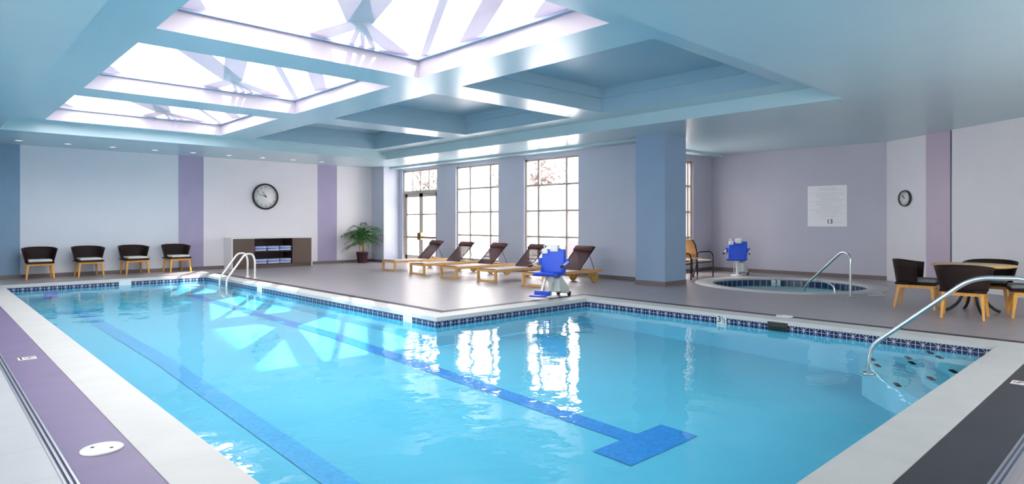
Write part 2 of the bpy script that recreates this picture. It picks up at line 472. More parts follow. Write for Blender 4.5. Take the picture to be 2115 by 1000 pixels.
# deck polygon wraps the hole: cut as one simple outline around it
deck_a = [(xd, YN), (11.55, YN), (11.55, 7.99), (9.44, 7.99), (9.44, yd), (xd, yd)]
deck_b = [(11.55, YN), (17.02, 4.84), (16.9, 9.4), (XWIN, 9.4), (XWIN, YBACK), (XL, YBACK), (XL, 18.24), (6.04, 18.24), (6.04, 7.99), (11.55, 7.99)]
mb = MB()
mb.poly([deck_a], -0.30, 0.0, sides=False, bottom=False)
mb.poly([deck_b, circ(TUB, 1.98)], -0.30, 0.0, sides=False, bottom=False)
struct(mb.build('floor', M_deck), 'grey brown tiled pool deck', 'floor')
struct(MB().poly([pale], -0.1, 0.0, sides=False, bottom=False).build('floor_pale_tiles', M_pale), 'pale square floor tiles beyond the slot drain', 'floor')
# border tiles: purple along the long side, charcoal on the others
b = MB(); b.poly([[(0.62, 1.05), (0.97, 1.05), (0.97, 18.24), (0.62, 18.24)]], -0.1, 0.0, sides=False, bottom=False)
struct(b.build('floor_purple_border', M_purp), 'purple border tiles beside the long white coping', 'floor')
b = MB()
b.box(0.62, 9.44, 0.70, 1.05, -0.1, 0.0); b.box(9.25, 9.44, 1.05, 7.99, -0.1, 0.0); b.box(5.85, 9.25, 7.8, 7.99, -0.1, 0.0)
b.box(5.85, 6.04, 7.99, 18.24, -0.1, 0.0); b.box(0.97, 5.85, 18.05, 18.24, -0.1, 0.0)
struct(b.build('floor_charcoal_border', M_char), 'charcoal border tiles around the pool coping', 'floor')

# slot drain: one L-shaped steel channel
dr = empty('slot_drain', (0.59, 0.67, 0)); tag(dr, 'long steel slot drain set between pale tiles and the tile border', 'drain')
for k, off in enumerate((-0.026, 0.0, 0.026)):
    q = MB(); q.box(-0.006 + off, 0.006 + off, off, 17.57, -0.05, 0.004); q.box(off, 8.85, -0.006 + off, 0.006 + off, -0.05, 0.004)
    q.build('drain_rail', M_drain, dr)
q = MB(); q.box(-0.03, 0.03, -0.03, 17.57, -0.06, -0.004); q.box(-0.03, 8.85, -0.03, 0.03, -0.06, -0.004); q.build('drain_channel', M_draing, dr)

# ------------------------------------------------------------------ swimming pool
pool = empty('swimming_pool', (0, 0, 0)); tag(pool, 'L-shaped indoor swimming pool with white coping and navy patterned tile band', 'pool')
def fz(y): return -0.64 + (y - 1.4) / 7.6 * 0.26 if y < 9 else -0.38 + (y - 9) / 8.7 * 0.04
WZ = -0.138
MB().poly([cope, inner], -0.055, 0.006).build('coping', M_cope, pool, bevel=0.008)
# tile band walls
def wallband(z0, z1, d=0.0):
    lp = offL(d); n = len(lp); m_ = MB()
    for i in range(n):
        a, b2 = lp[i], lp[(i + 1) % n]
        m_.add([(a[0], a[1], z0), (b2[0], b2[1], z0), (b2[0], b2[1], z1), (a[0], a[1], z1)], [(3, 2, 1, 0)])
    return m_
wallband(-0.15, -0.018, 0.012).build('tile_band', M_band, pool)
wallband(-0.9, -0.15, 0.012).build('basin_wall', M_basin, pool)
fl = MB(); ys = [1.38, 3.0, 5.0, 7.46]
for i in range(3):
    fl.add([(1.3, ys[i], fz(ys[i])), (8.92, ys[i], fz(ys[i])), (8.92, ys[i + 1], fz(ys[i + 1])), (1.3, ys[i + 1], fz(ys[i + 1]))], [(0, 1, 2, 3)])
ys = [7.46, 9.0, 17.72]
for i in range(2):
    fl.add([(1.3, ys[i], fz(ys[i])), (5.52, ys[i], fz(ys[i])), (5.52, ys[i + 1], fz(ys[i + 1])), (1.3, ys[i + 1], fz(ys[i + 1]))], [(0, 1, 2, 3)])
fl.build('basin_floor', M_basin, pool)
def lane(xc, ys_, yT, w_=0.12, wT=0.46):
    m_ = MB()
    def strip(x0, x1, y0, y1):
        cuts = [y0] + [c_ for c_ in (9.0,) if y0 < c_ < y1] + [y1]
        for a, b2 in zip(cuts[:-1], cuts[1:]):
            zz = 0.006
            m_.add([(x0, a, fz(a) + zz), (x1, a, fz(a) + zz), (x1, b2, fz(b2) + zz), (x0, b2, fz(b2) + zz)], [(0, 1, 2, 3)])
    strip(xc - w_, xc + w_, ys_, yT)
    return m_, strip
m_, st_ = lane(2.27, 1.4, 14.6, 0.11); st_(1.9, 2.64, 14.6, 15.0); m_.build('lane_marking', M_lane2, pool)
m_, st_ = lane(4.72, 3.45, 16.3, 0.12); st_(4.2, 5.24, 3.05, 3.45); m_.build('lane_marking', M_lane, pool)
water = MB().poly([offL(0.012)], WZ - 0.01, WZ, sides=False, bottom=False).build('water', M_water, pool)
# corner steps
sp_def = [(-0.17, [(8.91, 1.39), (8.91, 2.14), (8.70, 1.97), (8.36, 1.88), (8.12, 1.70), (7.83, 1.64), (7.62, 1.39)]),
          (-0.26, [(8.91, 1.39), (8.91, 2.46), (8.72, 2.24), (8.45, 2.20), (8.18, 1.98), (7.86, 1.90), (7.62, 1.74), (7.36, 1.39)]),
          (-0.34, [(8.91, 1.39), (8.91, 2.86), (8.66, 2.62), (8.30, 2.60), (7.95, 2.52), (7.70, 2.30), (7.42, 1.98), (7.1, 1.70), (6.95, 1.39)])]
marks = [[(8.84, 2.05), (8.60, 1.90), (7.90, 1.62)], [(8.80, 2.27), (8.50, 2.15), (7.80, 1.80)], [(8.78, 2.66), (8.45, 2.50), (7.60, 2.06)]]
for (zt, pl), mk in zip(sp_def, marks):
    s_ = MB().poly([pl], -0.75, zt).build('corner_step', M_step, pool)
    for (mx_, my_) in mk:
        d_ = Vector((-0.87, -0.5, 0))
        MB().bar((mx_ + 0.07 * 0.87, my_ + 0.035, zt + 0.004), (mx_ - 0.07 * 0.87, my_ - 0.035, zt + 0.004), 0.045, 0.012).build('nosing_tile', M_nose, s_)
# depth tile and skimmer mouth on the far wall
dt = MB().box(8.892, 8.905, 4.70, 4.86, -0.20, -0.02).build('depth_tile', M_depth, pool)
text_mesh('depth_number', '3', 0.13, M_black, (8.889, 4.815, -0.082), (0, -1, 0), (0, 0, 1), dt)
text_mesh('depth_number', '1', 0.07, M_black, (8.889, 4.765, -0.058), (0, -1, 0), (0, 0, 1), dt)
text_mesh('depth_number', '2', 0.07, M_black, (8.889, 4.73, -0.105), (0, -1, 0), (0, 0, 1), dt)
MB().bar((8.889, 4.768, -0.12), (8.889, 4.728, -0.045), 0.004, 0.004).build('fraction_bar', M_black, dt)
sk = MB().box(8.885, 8.908, 3.78, 4.06, -0.15, -0.025).build('skimmer_mouth', M_black, pool)
MB().box(8.880, 8.886, 3.80, 4.04, -0.15, -0.085).build('skimmer_flap', mat('skimmer_flap_dark', (0.006, 0.02, 0.016), 0.5, spec=0.2), sk)
# pale depth tiles on the long inner wall and the end wall
for (yy) in (14.05, 8.2):
    MB().box(5.49, 5.51, yy - 0.11, yy + 0.11, -0.15, -0.02).build('depth_tile', M_depth, pool)
MB().box(3.52, 3.78, 17.69, 17.71, -0.15, -0.02).build('depth_tile', M_depth, pool)
MB().box(2.05, 2.30, 17.66, 17.705, -0.36, -0.20).build('wall_inlet', mat('inlet_blue', (0.0, 0.12, 0.62), 0.4), pool)

# ------------------------------------------------------------------ hot tub
tub = empty('hot_tub', (TUB[0], TUB[1], 0)); tag(tub, 'round sunken hot tub with pale rim and dark blue tile ring', 'hot tub')
MB().lathe([(1.96, -0.05), (1.99, 0.0), (1.985, 0.012), (1.60, 0.012), (1.585, 0.004), (1.585, -0.03), (1.62, -0.05)], 72, caps=False).build('rim', M_cope, tub)
m = MATS.pop('hot_tub_tile')
def ringtile():
    m = mat('hot_tub_ring_tile', (0.012, 0.03, 0.10), 0.3)
    n = m.node_tree.nodes; l = m.node_tree.links; b = n['Principled BSDF']
    t = n.new('ShaderNodeTexCoord'); g = n.new('ShaderNodeTexGradient'); g.gradient_type = 'RADIAL'
    l.new(t.outputs['Object'], g.inputs[0])
    def M(op, a, bb=None):
        q = n.new('ShaderNodeMath'); q.operation = op
        for i, v in enumerate((a, bb)):
            if v is None: continue
            if isinstance(v, (int, float)): q.inputs[i].default_value = v
            else: l.new(v, q.inputs[i])
        return q.outputs[0]
    fr = M('FRACT', M('MULTIPLY', g.outputs['Fac'], 64.0))
    mx = n.new('ShaderNodeMix'); mx.data_type = 'RGBA'
    l.new(M('LESS_THAN', fr, 0.09), mx.inputs['Factor'])
    mx.inputs['A'].default_value = (0.012, 0.03, 0.10, 1); mx.inputs['B'].default_value = (0.45, 0.52, 0.6, 1)
    l.new(mx.outputs['Result'], b.inputs['Base Color'])
    return m
q = MB()
def ring(r, z0, z1, n=72):
    vs = [(r * math.cos(2 * PI * k / n), r * math.sin(2 * PI * k / n), z) for z in (z0, z1) for k in range(n)]
    return vs, [((k + 1) % n, k, n + k, n + (k + 1) % n) for k in range(n)]
q.add(*ring(1.62, -0.20, -0.02)); q.build('tile_ring', ringtile(), tub)
q = MB(); q.add(*ring(1.62, -0.6, -0.20)); q.poly([circ((0, 0), 1.62)], -0.6, -0.45, sides=False, bottom=False); q.build('tub_basin', M_tub, tub)
MB().lathe([(1.1, -0.45), (1.1, -0.30), (1.62, -0.30)], 48, caps=False).build('tub_bench', M_tub, tub)
MB().poly([circ((0, 0), 1.62)], -0.13, -0.12, sides=False, bottom=False).build('water', M_water2, tub)
# depth tile on the tub's far wall
ang0 = math.atan2(6.55 - TUB[1] + 0.25, 15.5 - TUB[0])
a_ = math.radians(32)
px_, py_ = 1.60 * math.cos(a_), 1.60 * math.sin(a_)
T = Matrix.Translation((px_, py_, -0.08)) @ Matrix.Rotation(a_, 4, 'Z')
MB().box(-0.008, 0.008, -0.11, 0.11, -0.10, 0.055, T).build('depth_tile', M_depth, tub)
text_mesh('depth_number', '3', 0.15, M_black, (px_ - 0.012 * math.cos(a_), py_ - 0.012 * math.sin(a_), -0.085), (math.sin(a_), -math.cos(a_), 0), (0, 0, 1), tub)

# ------------------------------------------------------------------ walls
def wall_with_openings_x(name, x0, x1, y0, y1, z1, ops, m):
    """wall slab between x0 and x1 running along y, openings (ya, yb, za, zb)"""
    q = MB(); ops = sorted(ops); y = y0
    for (a, b2, za, zb) in ops:
        q.box(x0, x1, y, a, 0, z1)
        if za > 0: q.box(x0, x1, a, b2, 0, za)
        q.box(x0, x1, a, b2, zb, z1); y = b2
    q.box(x0, x1, y, y1, 0, z1)
    return struct(q.build(name, m))
WINS = [(10.70, 12.72, 0.22, 3.17), (13.80, 15.84, 0.22, 3.17)]
DOOR = (16.84, 18.88, 0.0, 3.22)
o = wall_with_openings_x('wall_windows', XWIN, XWIN + 0.22, 8.45, YBACK, 3.7, WINS + [DOOR], M_wall_win)
o['label'] = 'blue grey wall with tall windows and a glazed double door'
q = MB(); q.box(XL - 0.2, XWIN + 0.22, YBACK, YBACK + 0.2, 0, 3.7); struct(q.build('wall_back', M_wall))
# left wall with a wide window band out of view, added to light the room
o = wall_with_openings_x('wall_left', XL - 0.2, XL, YN, YBACK, 3.7, [(-0.5, 8.5, 0.7, 3.1)], M_wall)
q = MB(); q.box(XL - 0.2, 5.0, YN - 0.2, YN, 0, 3.7); q.box(10.8, 11.75, YN - 0.2, YN, 0, 3.7); q.box(5.0, 10.8, YN - 0.2, YN, 0, 1.1); q.box(5.0, 10.8, YN - 0.2, YN, 3.1, 3.7)
struct(q.build('wall_near', M_wall))
# alcove wall with its window, spa wall, angled wall, column, corner pier
q = MB(); wz = (13.95, 15.90, 0.22, 3.12)
q.box(XWIN + 0.1, wz[0], 9.4, 9.62, 0, 3.7); q.box(wz[1], 17.1, 9.4, 9.62, 0, 3.7); q.box(wz[0], wz[1], 9.4, 9.62, 0, wz[2]); q.box(wz[0], wz[1], 9.4, 9.62, wz[3], 3.7)
struct(q.build('wall_alcove', M_wall_spa))
q = MB().poly([[(16.9, 9.4), (17.02, 4.84), (17.24, 4.84), (17.12, 9.62), (16.9, 9.62)]], 0, 3.7); struct(q.build('wall_spa', M_wall_spa))
av = Vector((-2.12, -2.88, 0)).normalized(); an = Vector((-av.y, av.x, 0))  # along the wall; an points outward
if an.x < 0: an = -an
A0 = Vector((17.02, 4.84, 0))
def angpt(t, off=0.0, z=0.0): return A0 + av * t - an * off + Vector((0, 0, z))
def angbox(t0, t1, z0, z1, off):
    pts = [angpt(t0), angpt(t1), angpt(t1, off), angpt(t0, off)]
    return MB().poly([[(p.x, p.y) for p in pts]], z0, z1)
pts = [angpt(0), angpt(9.3), angpt(9.3, -0.2), angpt(-0.2, -0.2)]
struct(MB().poly([[(p.x, p.y) for p in pts]], 0, 3.7).build('wall_angled', M_panel), 'angled off-white wall beside the hot tub area', 'wall')
struct(angbox(1.24, 1.90, 0, Z0, 0.012).build('trim_1', M_lav2), 'mauve painted strip on the angled wall', 'wall strip')
struct(angbox(1.90, 1.97, 0, Z0, 0.006).build('trim_2', M_slot), 'narrow dark navy slot on the angled wall', 'wall strip')
struct(angbox(1.97, 9.2, 0.0, Z0, 0.035).build('trim_3', M_panel), 'off-white wall panel standing proud of the angled wall', 'wall panel')
struct(MB().box(11.82, XWIN + 0.22, 7.68, 8.45, 0, 3.7).build('wall_column', mat('column_blue_paint', (0.27, 0.38, 0.53), 0.5, var=0.02, scale=1.5)), 'square blue grey column between lounge and hot tub', 'column')
struct(MB().box(11.82, XWIN, 19.1, YBACK, 0, 3.7).build('wall_corner_pier', M_wall_win), 'square corner pier behind the potted palm', 'pier')
# painted strips on the back wall
for i, (x0, x1, m_, lb) in enumerate([(0.6, 1.82, M_blue, 'slate blue strip at the end of the back wall'), (5.47, 6.14, M_lav, 'lavender strip between the chairs and the cabinet'),
                                      (9.75, 10.46, M_lav, 'lavender strip beside the potted palm')]):
    struct(MB().box(x0, x1, YBACK - 0.012, YBACK, 0, Z0).build('trim_%d' % (i + 4), m_), lb, 'wall strip')
struct(MB().box(6.14, 9.75, YBACK - 0.02, YBACK, 0, Z0).build('trim_7', M_panel), 'off-white wall panel behind the clock and cabinet', 'wall panel')
struct(MB().box(10.46, 11.82, YBACK - 0.02, YBACK, 0, Z0).build('trim_8', M_panel), 'off-white wall panel behind the potted palm', 'wall panel')
# baseboards
def bb(name, q): struct(q.build(name, M_base))
bb('baseboard_back', MB().box(XL, 11.82, YBACK - 0.035, YBACK, 0, 0.09))
bb('baseboard_windows', MB().box(XWIN - 0.015, XWIN, 8.45, 16.84, 0, 0.09).box(11.805, 11.82, 19.085, YBACK, 0, 0.09).box(11.82, XWIN, 19.085, 19.1, 0, 0.09))
bb('baseboard_column', MB().box(11.805, 11.82, 7.665, 8.45, 0, 0.10).box(11.82, 12.67, 7.665, 7.68, 0, 0.10))
bb('baseboard_alcove', MB().box(XWIN, 16.9, 9.385, 9.4, 0, 0.10).poly([[(16.885, 9.4), (17.005, 4.84), (17.02, 4.84), (16.9, 9.4)]], 0, 0.10))

# ------------------------------------------------------------------ ceiling
RX = (1.2, 10.55); RY = (3.6, 16.9)
rc = [(RX[0], RY[0]), (RX[1], RY[0]), (RX[1], RY[1]), (RX[0], RY[1])]
rm = [(XL, YN), (11.6, YN), (17.1, 4.84), (17.0, 9.5), (XWIN + 0.1, 9.5), (XWIN + 0.1, YBACK), (XL, YBACK)]
q = MB()
q.poly([rm, rc], Z0, Z0, sides=False, top=False)
def inwall(q, x0, x1, y0, y1, z0, z1):
    q.add([(x0, y0, z0), (x1, y0, z0), (x1, y1, z0), (x0, y1, z0), (x0, y0, z1), (x1, y0, z1), (x1, y1, z1), (x0, y1, z1)],
          [(4, 5, 1, 0), (5, 6, 2, 1), (6, 7, 3, 2), (7, 4, 0, 3)])
inwall(q, *RX, *RY, Z0, Z1)
holes = []
for (a, b2) in MOD_Y:
    for X in (SKY_X, COF_X): holes.append([(X[0], a), (X[1], a), (X[1], b2), (X[0], b2)])
q.poly([rc] + holes, Z1, Z1, sides=False, top=False)
ceil_o = struct(q.build('ceiling', M_ceil), 'satin blue white ceiling with a raised beamed recess', 'ceiling')
# cornice drop along the window wall
MB().box(12.08, XWIN, 8.45, 19.1, 3.285, Z0 + 0.01).build('cornice', M_ceil, ceil_o)
MB().box(XWIN, 16.9, 9.02, 9.4, 3.285, Z0 + 0.01).build('cornice', M_ceil, ceil_o)
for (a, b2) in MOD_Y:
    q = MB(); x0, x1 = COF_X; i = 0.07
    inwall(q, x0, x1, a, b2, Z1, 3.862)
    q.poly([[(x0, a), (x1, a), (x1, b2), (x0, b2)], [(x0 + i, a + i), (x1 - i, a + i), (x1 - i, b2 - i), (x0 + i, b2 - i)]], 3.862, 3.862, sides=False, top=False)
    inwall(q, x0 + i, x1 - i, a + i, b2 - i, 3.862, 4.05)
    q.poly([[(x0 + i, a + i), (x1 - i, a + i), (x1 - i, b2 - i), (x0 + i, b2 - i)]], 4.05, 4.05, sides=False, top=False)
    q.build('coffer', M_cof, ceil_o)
# skylights
RN = 0
for k, (a, b2) in enumerate(MOD_Y):
    x0, x1 = SKY_X
    sk_ = empty('window_%d' % (k + 5), ((x0 + x1) / 2, (a + b2) / 2, Z1)); struct(sk_, 'square skylight in the beamed ceiling, %s from the back wall' % ('farthest', 'middle one', 'nearest')[k], 'skylight')
    ox, oy = sk_.location.x, sk_.location.y
    def L(v): return v
    q = MB(); inwall(q, x0 - ox, x1 - ox, a - oy, b2 - oy, 0, Z2 - Z1); q.build('well', M_well, sk_)
    q = MB(); i = 0.06
    q.poly([[(x0 - ox - 0.1, a - oy - 0.1), (x1 - ox + 0.1, a - oy - 0.1), (x1 - ox + 0.1, b2 - oy + 0.1), (x0 - ox - 0.1, b2 - oy + 0.1)],
            [(x0 - ox + i, a - oy + i), (x1 - ox - i, a - oy + i), (x1 - ox - i, b2 - oy - i), (x0 - ox + i, b2 - oy - i)]], Z2 - Z1, Z2 - Z1 + 0.035)
    q.build('frame', M_lip, sk_)
    MB().box(x0 - ox - 0.05, x1 - ox + 0.05, a - oy - 0.05, b2 - oy + 0.05, 0.292, 0.300).build('pane', M_glass, sk_)
    # painted rafters of the glass roof
    zr = 0.34; dz = 0.03
    c0 = Vector((4.0, 7.0)) + Vector((0, a - 4.28)) - Vector((ox, oy))
    def raft(p, r_, w_, w2=None, nm='rafter'):
        global RN; RN += 1; zz_ = zr - 0.0015 * (RN % 9)
        P0 = Vector((4.0 + p[0] - ox, 7.0 + p[1] + a - 4.28 - oy, zz_)); P1 = Vector((4.0 + r_[0] - ox, 7.0 + r_[1] + a - 4.28 - oy, zz_))
        MB().bar(P0, P1, w_, dz * 2, w2, dz * 2).build(nm, M_raft, sk_)
    raft((0, 0), (-1.6, -2.25), 0.34, 0.42); raft((0, 0), (-0.85, -2.7), 0.30, 0.34)
    raft((0, 0), (-0.18, 1.3), 0.24, 0.36); raft((0, 0), (1.30, 1.02), 0.22, 0.30)
    raft((0.05, 0.1), (0.46, 1.10), 0.07); raft((0.08, 0.1), (0.68, 1.12), 0.06); raft((0.1, 0.1), (0.90, 1.12), 0.07)
    raft((-0.75, -3.1), (1.75, 1.2), 0.10); raft((-0.05, -3.0), (1.7, 0.05), 0.24)
    q = MB().poly([[(x0 - ox - 0.05, b2 - oy - 0.9), (x0 - ox + 0.30, b2 - oy - 0.5), (x0 - ox + 0.58, b2 - oy + 0.05), (x0 - ox - 0.05, b2 - oy + 0.05)]], zr - dz, zr + dz); q.build('gusset', M_raft, sk_)
    q = MB().poly([[(x1 - ox + 0.05, a - oy + 1.3), (x1 - ox - 0.32, a - oy + 0.72), (x1 - ox - 0.75, a - oy - 0.05), (x1 - ox + 0.05, a - oy - 0.05)]], zr - dz, zr + dz); q.build('gusset', M_raft, sk_)

# ------------------------------------------------------------------ windows and door
def window_x(name, a, b2, z0, z1, vbars, hbars, label, axis='x', fixed=XWIN):
    """framed window; in the wall plane x=fixed (opening along y) or y=fixed (opening along x)"""
    W_ = b2 - a
    e = empty(name, (fixed, (a + b2) / 2, z0) if axis == 'x' else ((a + b2) / 2, fixed, z0)); struct(e, label, 'window')
    def B(u0, u1, za, zb, d0, d1, q):
        if axis == 'x': q.box(d0, d1, u0 - W_ / 2, u1 - W_ / 2, za, zb)
        else: q.box(u0 - W_ / 2, u1 - W_ / 2, d0, d1, za, zb)
    Hh = z1 - z0; fw = 0.055
    q = MB()
    B(0, fw, 0, Hh, 0.06, 0.15, q); B(W_ - fw, W_, 0, Hh, 0.06, 0.15, q); B(0, W_, 0, fw, 0.06, 0.15, q); B(0, W_, Hh - fw, Hh, 0.06, 0.15, q)
    q.build('frame', M_winframe, e)
    for v in vbars:
        q = MB(); B(v - 0.032, v + 0.032, 0, Hh, 0.075, 0.135, q); q.build('mullion', M_winframe, e)
    for hh in hbars:
        q = MB(); B(0, W_, hh - 0.026, hh + 0.026, 0.08, 0.13, q); q.build('glazing_bar', M_winframe, e)
    q = MB(); B(0, W_, 0, Hh, 0.103, 0.107, q); q.build('pane', M_glass, e)
    q = MB(); B(-0.02, W_ + 0.02, -0.03, 0, -0.02, 0.10, q); q.build('sill', M_winframe, e)
    return e
# distances along y are measured from the near jamb
window_x('window_1', 10.70, 12.72, 0.22, 3.17, [0.48, 1.52], [0.78, 1.50, 2.21], 'tall twelve-pane window nearest the blue column')
window_x('window_2', 13.80, 15.84, 0.22, 3.17, [0.44, 1.40], [0.78, 1.50, 2.24], 'tall twelve-pane window between the door and the window by the column')
window_x('window_3', 13.95, 15.90, 0.22, 3.12, [0.62, 1.32, 1.78], [0.75, 1.47, 2.20], 'tall window in the alcove beside the sling armchairs', 'y', 9.4)
window_x('window_4', -0.5, 8.5, 0.7, 3.1, [1.5, 3.0, 4.5, 6.0, 7.5], [1.2], 'added unseen window band in the long side wall, lighting the room', 'x', XL - 0.2)  # unseen opening, added to bring more daylight into the left side
window_x('window_8', 5.0, 10.8, 1.1, 3.1, [1.45, 2.9, 4.35], [1.0], 'added unseen window band in the near wall, brightening the walls opposite', 'y', YN - 0.2)  # added behind the camera so daylight reaches the angled and hot tub walls
d = empty('door_1', (XWIN, 17.86, 0)); struct(d, 'white glazed double door with a transom window and brass push bars', 'door')
q = MB(); q.box(0.05, 0.16, -1.02, -0.96, 0, 3.22).box(0.05, 0.16, 0.96, 1.02, 0, 3.22).box(0.05, 0.16, -1.02, 1.02, 3.16, 3.22).box(0.04, 0.16, -1.02, 1.02, 2.40, 2.50).build('door_frame', M_winframe, d)
for v in (-0.48, 0, 0.48): MB().box(0.07, 0.14, v - 0.022, v + 0.022, 2.5, 3.16).build('transom_bar', M_winframe, d)
MB().box(0.10, 0.105, -0.96, 0.96, 2.5, 3.16).build('transom_pane', M_glass, d)
M_brass = mat('brass_push_bar', (0.33, 0.22, 0.12), 0.35, 0.7)
for s in (-1, 1):
    def Y(u): return s * u
    q = MB()
    for (u0, u1, za, zb) in ((0.01, 0.10, 0.02, 2.4), (0.84, 0.955, 0.02, 2.4), (0.01, 0.955, 0.02, 0.26), (0.01, 0.955, 2.28, 2.4)):
        q.box(0.08, 0.13, min(Y(u0), Y(u1)), max(Y(u0), Y(u1)), za, zb)
    lf = q.build('door_leaf', M_winframe, d)
    MB().box(0.08, 0.13, min(Y(0.08), Y(0.86)), max(Y(0.08), Y(0.86)), 1.65, 1.70).build('glazing_bar', M_winframe, lf)
    MB().box(0.103, 0.107, min(Y(0.1), Y(0.85)), max(Y(0.1), Y(0.85)), 0.26, 2.28).build('pane', M_glass, lf)
    MB().box(0.0, 0.05, min(Y(0.04), Y(0.92)), max(Y(0.04), Y(0.92)), 0.86, 0.92).box(-0.01, 0.08, min(Y(0.02), Y(0.10)), max(Y(0.02), Y(0.10)), 0.80, 1.05).build('push_bar', M_brass, lf)

# ------------------------------------------------------------------ outside
struct(MB().box(12.67, 40, 9.62, 45, -0.12, -0.02).build('ground_terrace', M_terr), 'pale terrace paving outside the windows', 'ground')
struct(MB().box(-30, XL - 0.2, -20, 40, -0.12, -0.02).build('ground_garden', M_terr), 'pale paving outside the added side windows', 'ground')
struct(MB().box(19, 19.25, 9.7, 40, 0, 2.85).box(18.95, 19.3, 9.7, 40, 2.85, 2.93).build('wall_garden', M_stucco), 'white stucco garden wall beyond the terrace', 'wall')

struct(MB().box(-30, 0.1, -12, -8, 0, 45).build('added_sun_blocker', M_stucco), 'added unseen block that keeps the sun off part of the pool', 'wall')  # out-of-view block added to shade part of the pool from direct sun

def tree(loc, hgt, rad, label, n=1500):
    t = empty('bare_tree', loc); tag(t, label, 'tree', 'trees behind the garden wall')
    q = MB(); q.tube([(0, 0, 0), (0.05, 0.02, hgt * 0.3), (0, 0, hgt * 0.62)], [0.13, 0.1, 0.06], 8)
    br = []
    for k in range(16):
        a = random.uniform(0, 2 * PI); z = hgt * random.uniform(0.3, 0.6); r = rad * random.uniform(0.5, 0.95)
        e_ = Vector((r * math.cos(a), r * math.sin(a), z + hgt * random.uniform(0.1, 0.4)))
        m1 = Vector((e_.x * 0.45, e_.y * 0.45, z + (e_.z - z) * 0.6)); q.tube([(0, 0, z), m1, e_], [0.045, 0.03, 0.012], 6); br.append(m1); br.append(e_)
    q.build('trunk', M_bark, t)
    q = MB()
    for k in range(n):
        c = random.choice(br) + Vector([random.gauss(0, 0.6) for _ in range(3)])
        rr_ = math.hypot(c.x, c.y)
        if rr_ > rad * 1.25: c.x *= rad * 1.25 / rr_; c.y *= rad * 1.25 / rr_
        if c.z < hgt * 0.3: c.z = hgt * 0.3 + random.random()
        u = Vector([random.gauss(0, 1) for _ in range(3)]).normalized(); v = u.orthogonal().normalized()
        l_ = random.uniform(0.08, 0.2); w_ = l_ * 0.45
        q.add([c - u * l_, c + v * w_, c + u * l_, c - v * w_], [(0, 1, 2, 3)])
    q.build('foliage', M_twig, t)
trees = [((21.6, 12.6, 0), 5.4, 1.45, 'pale brown tree behind the garden wall, first from the alcove'), ((23.8, 17.2, 0), 6.2, 1.6, 'pale brown tree behind the garden wall, second from the alcove'),
         ((21.9, 21.6, 0), 5.8, 1.6, 'pale brown tree behind the garden wall, third from the alcove'), ((24.2, 25.8, 0), 6.6, 2.0, 'pale brown tree behind the garden wall, seen above the double door'),
         ((22.0, 31.0, 0), 6.0, 2.1, 'pale brown tree behind the garden wall, farthest past the double door')]
for t_ in trees: tree(*t_)
M_patio = mat('patio_wicker_grey', (0.12, 0.10, 0.12), 0.8)
for i, (x_, y_, rz, lb) in enumerate([(15.6, 21.6, 0.5, 'grey patio armchair with a pale cushion seen through the door'), (15.2, 16.6, -0.4, 'grey patio armchair outside the window beside the door'), (16.2, 14.0, 0.8, 'grey patio armchair outside the window by the column')]):
    e = empty('patio_armchair', (x_, y_, -0.02), rz); tag(e, lb, 'armchair', 'armchairs out on the terrace')
    q = rbox(-0.36, 0.36, -0.36, 0.36, 0.0, 0.36, 0.03); q.build('seat_base', M_patio, e)
    rbox(-0.36, -0.22, -0.36, 0.36, 0.30, 0.82, 0.04).build('backrest', M_patio, e)
    for s in (-1, 1): rbox(-0.36, 0.36, s * 0.36 - 0.06, s * 0.36 + 0.06, 0.05, 0.6, 0.03).build('armrest', M_patio, e)
    rbox(-0.22, 0.34, -0.28, 0.28, 0.36, 0.48, 0.04).build('cushion', M_stucco, e)

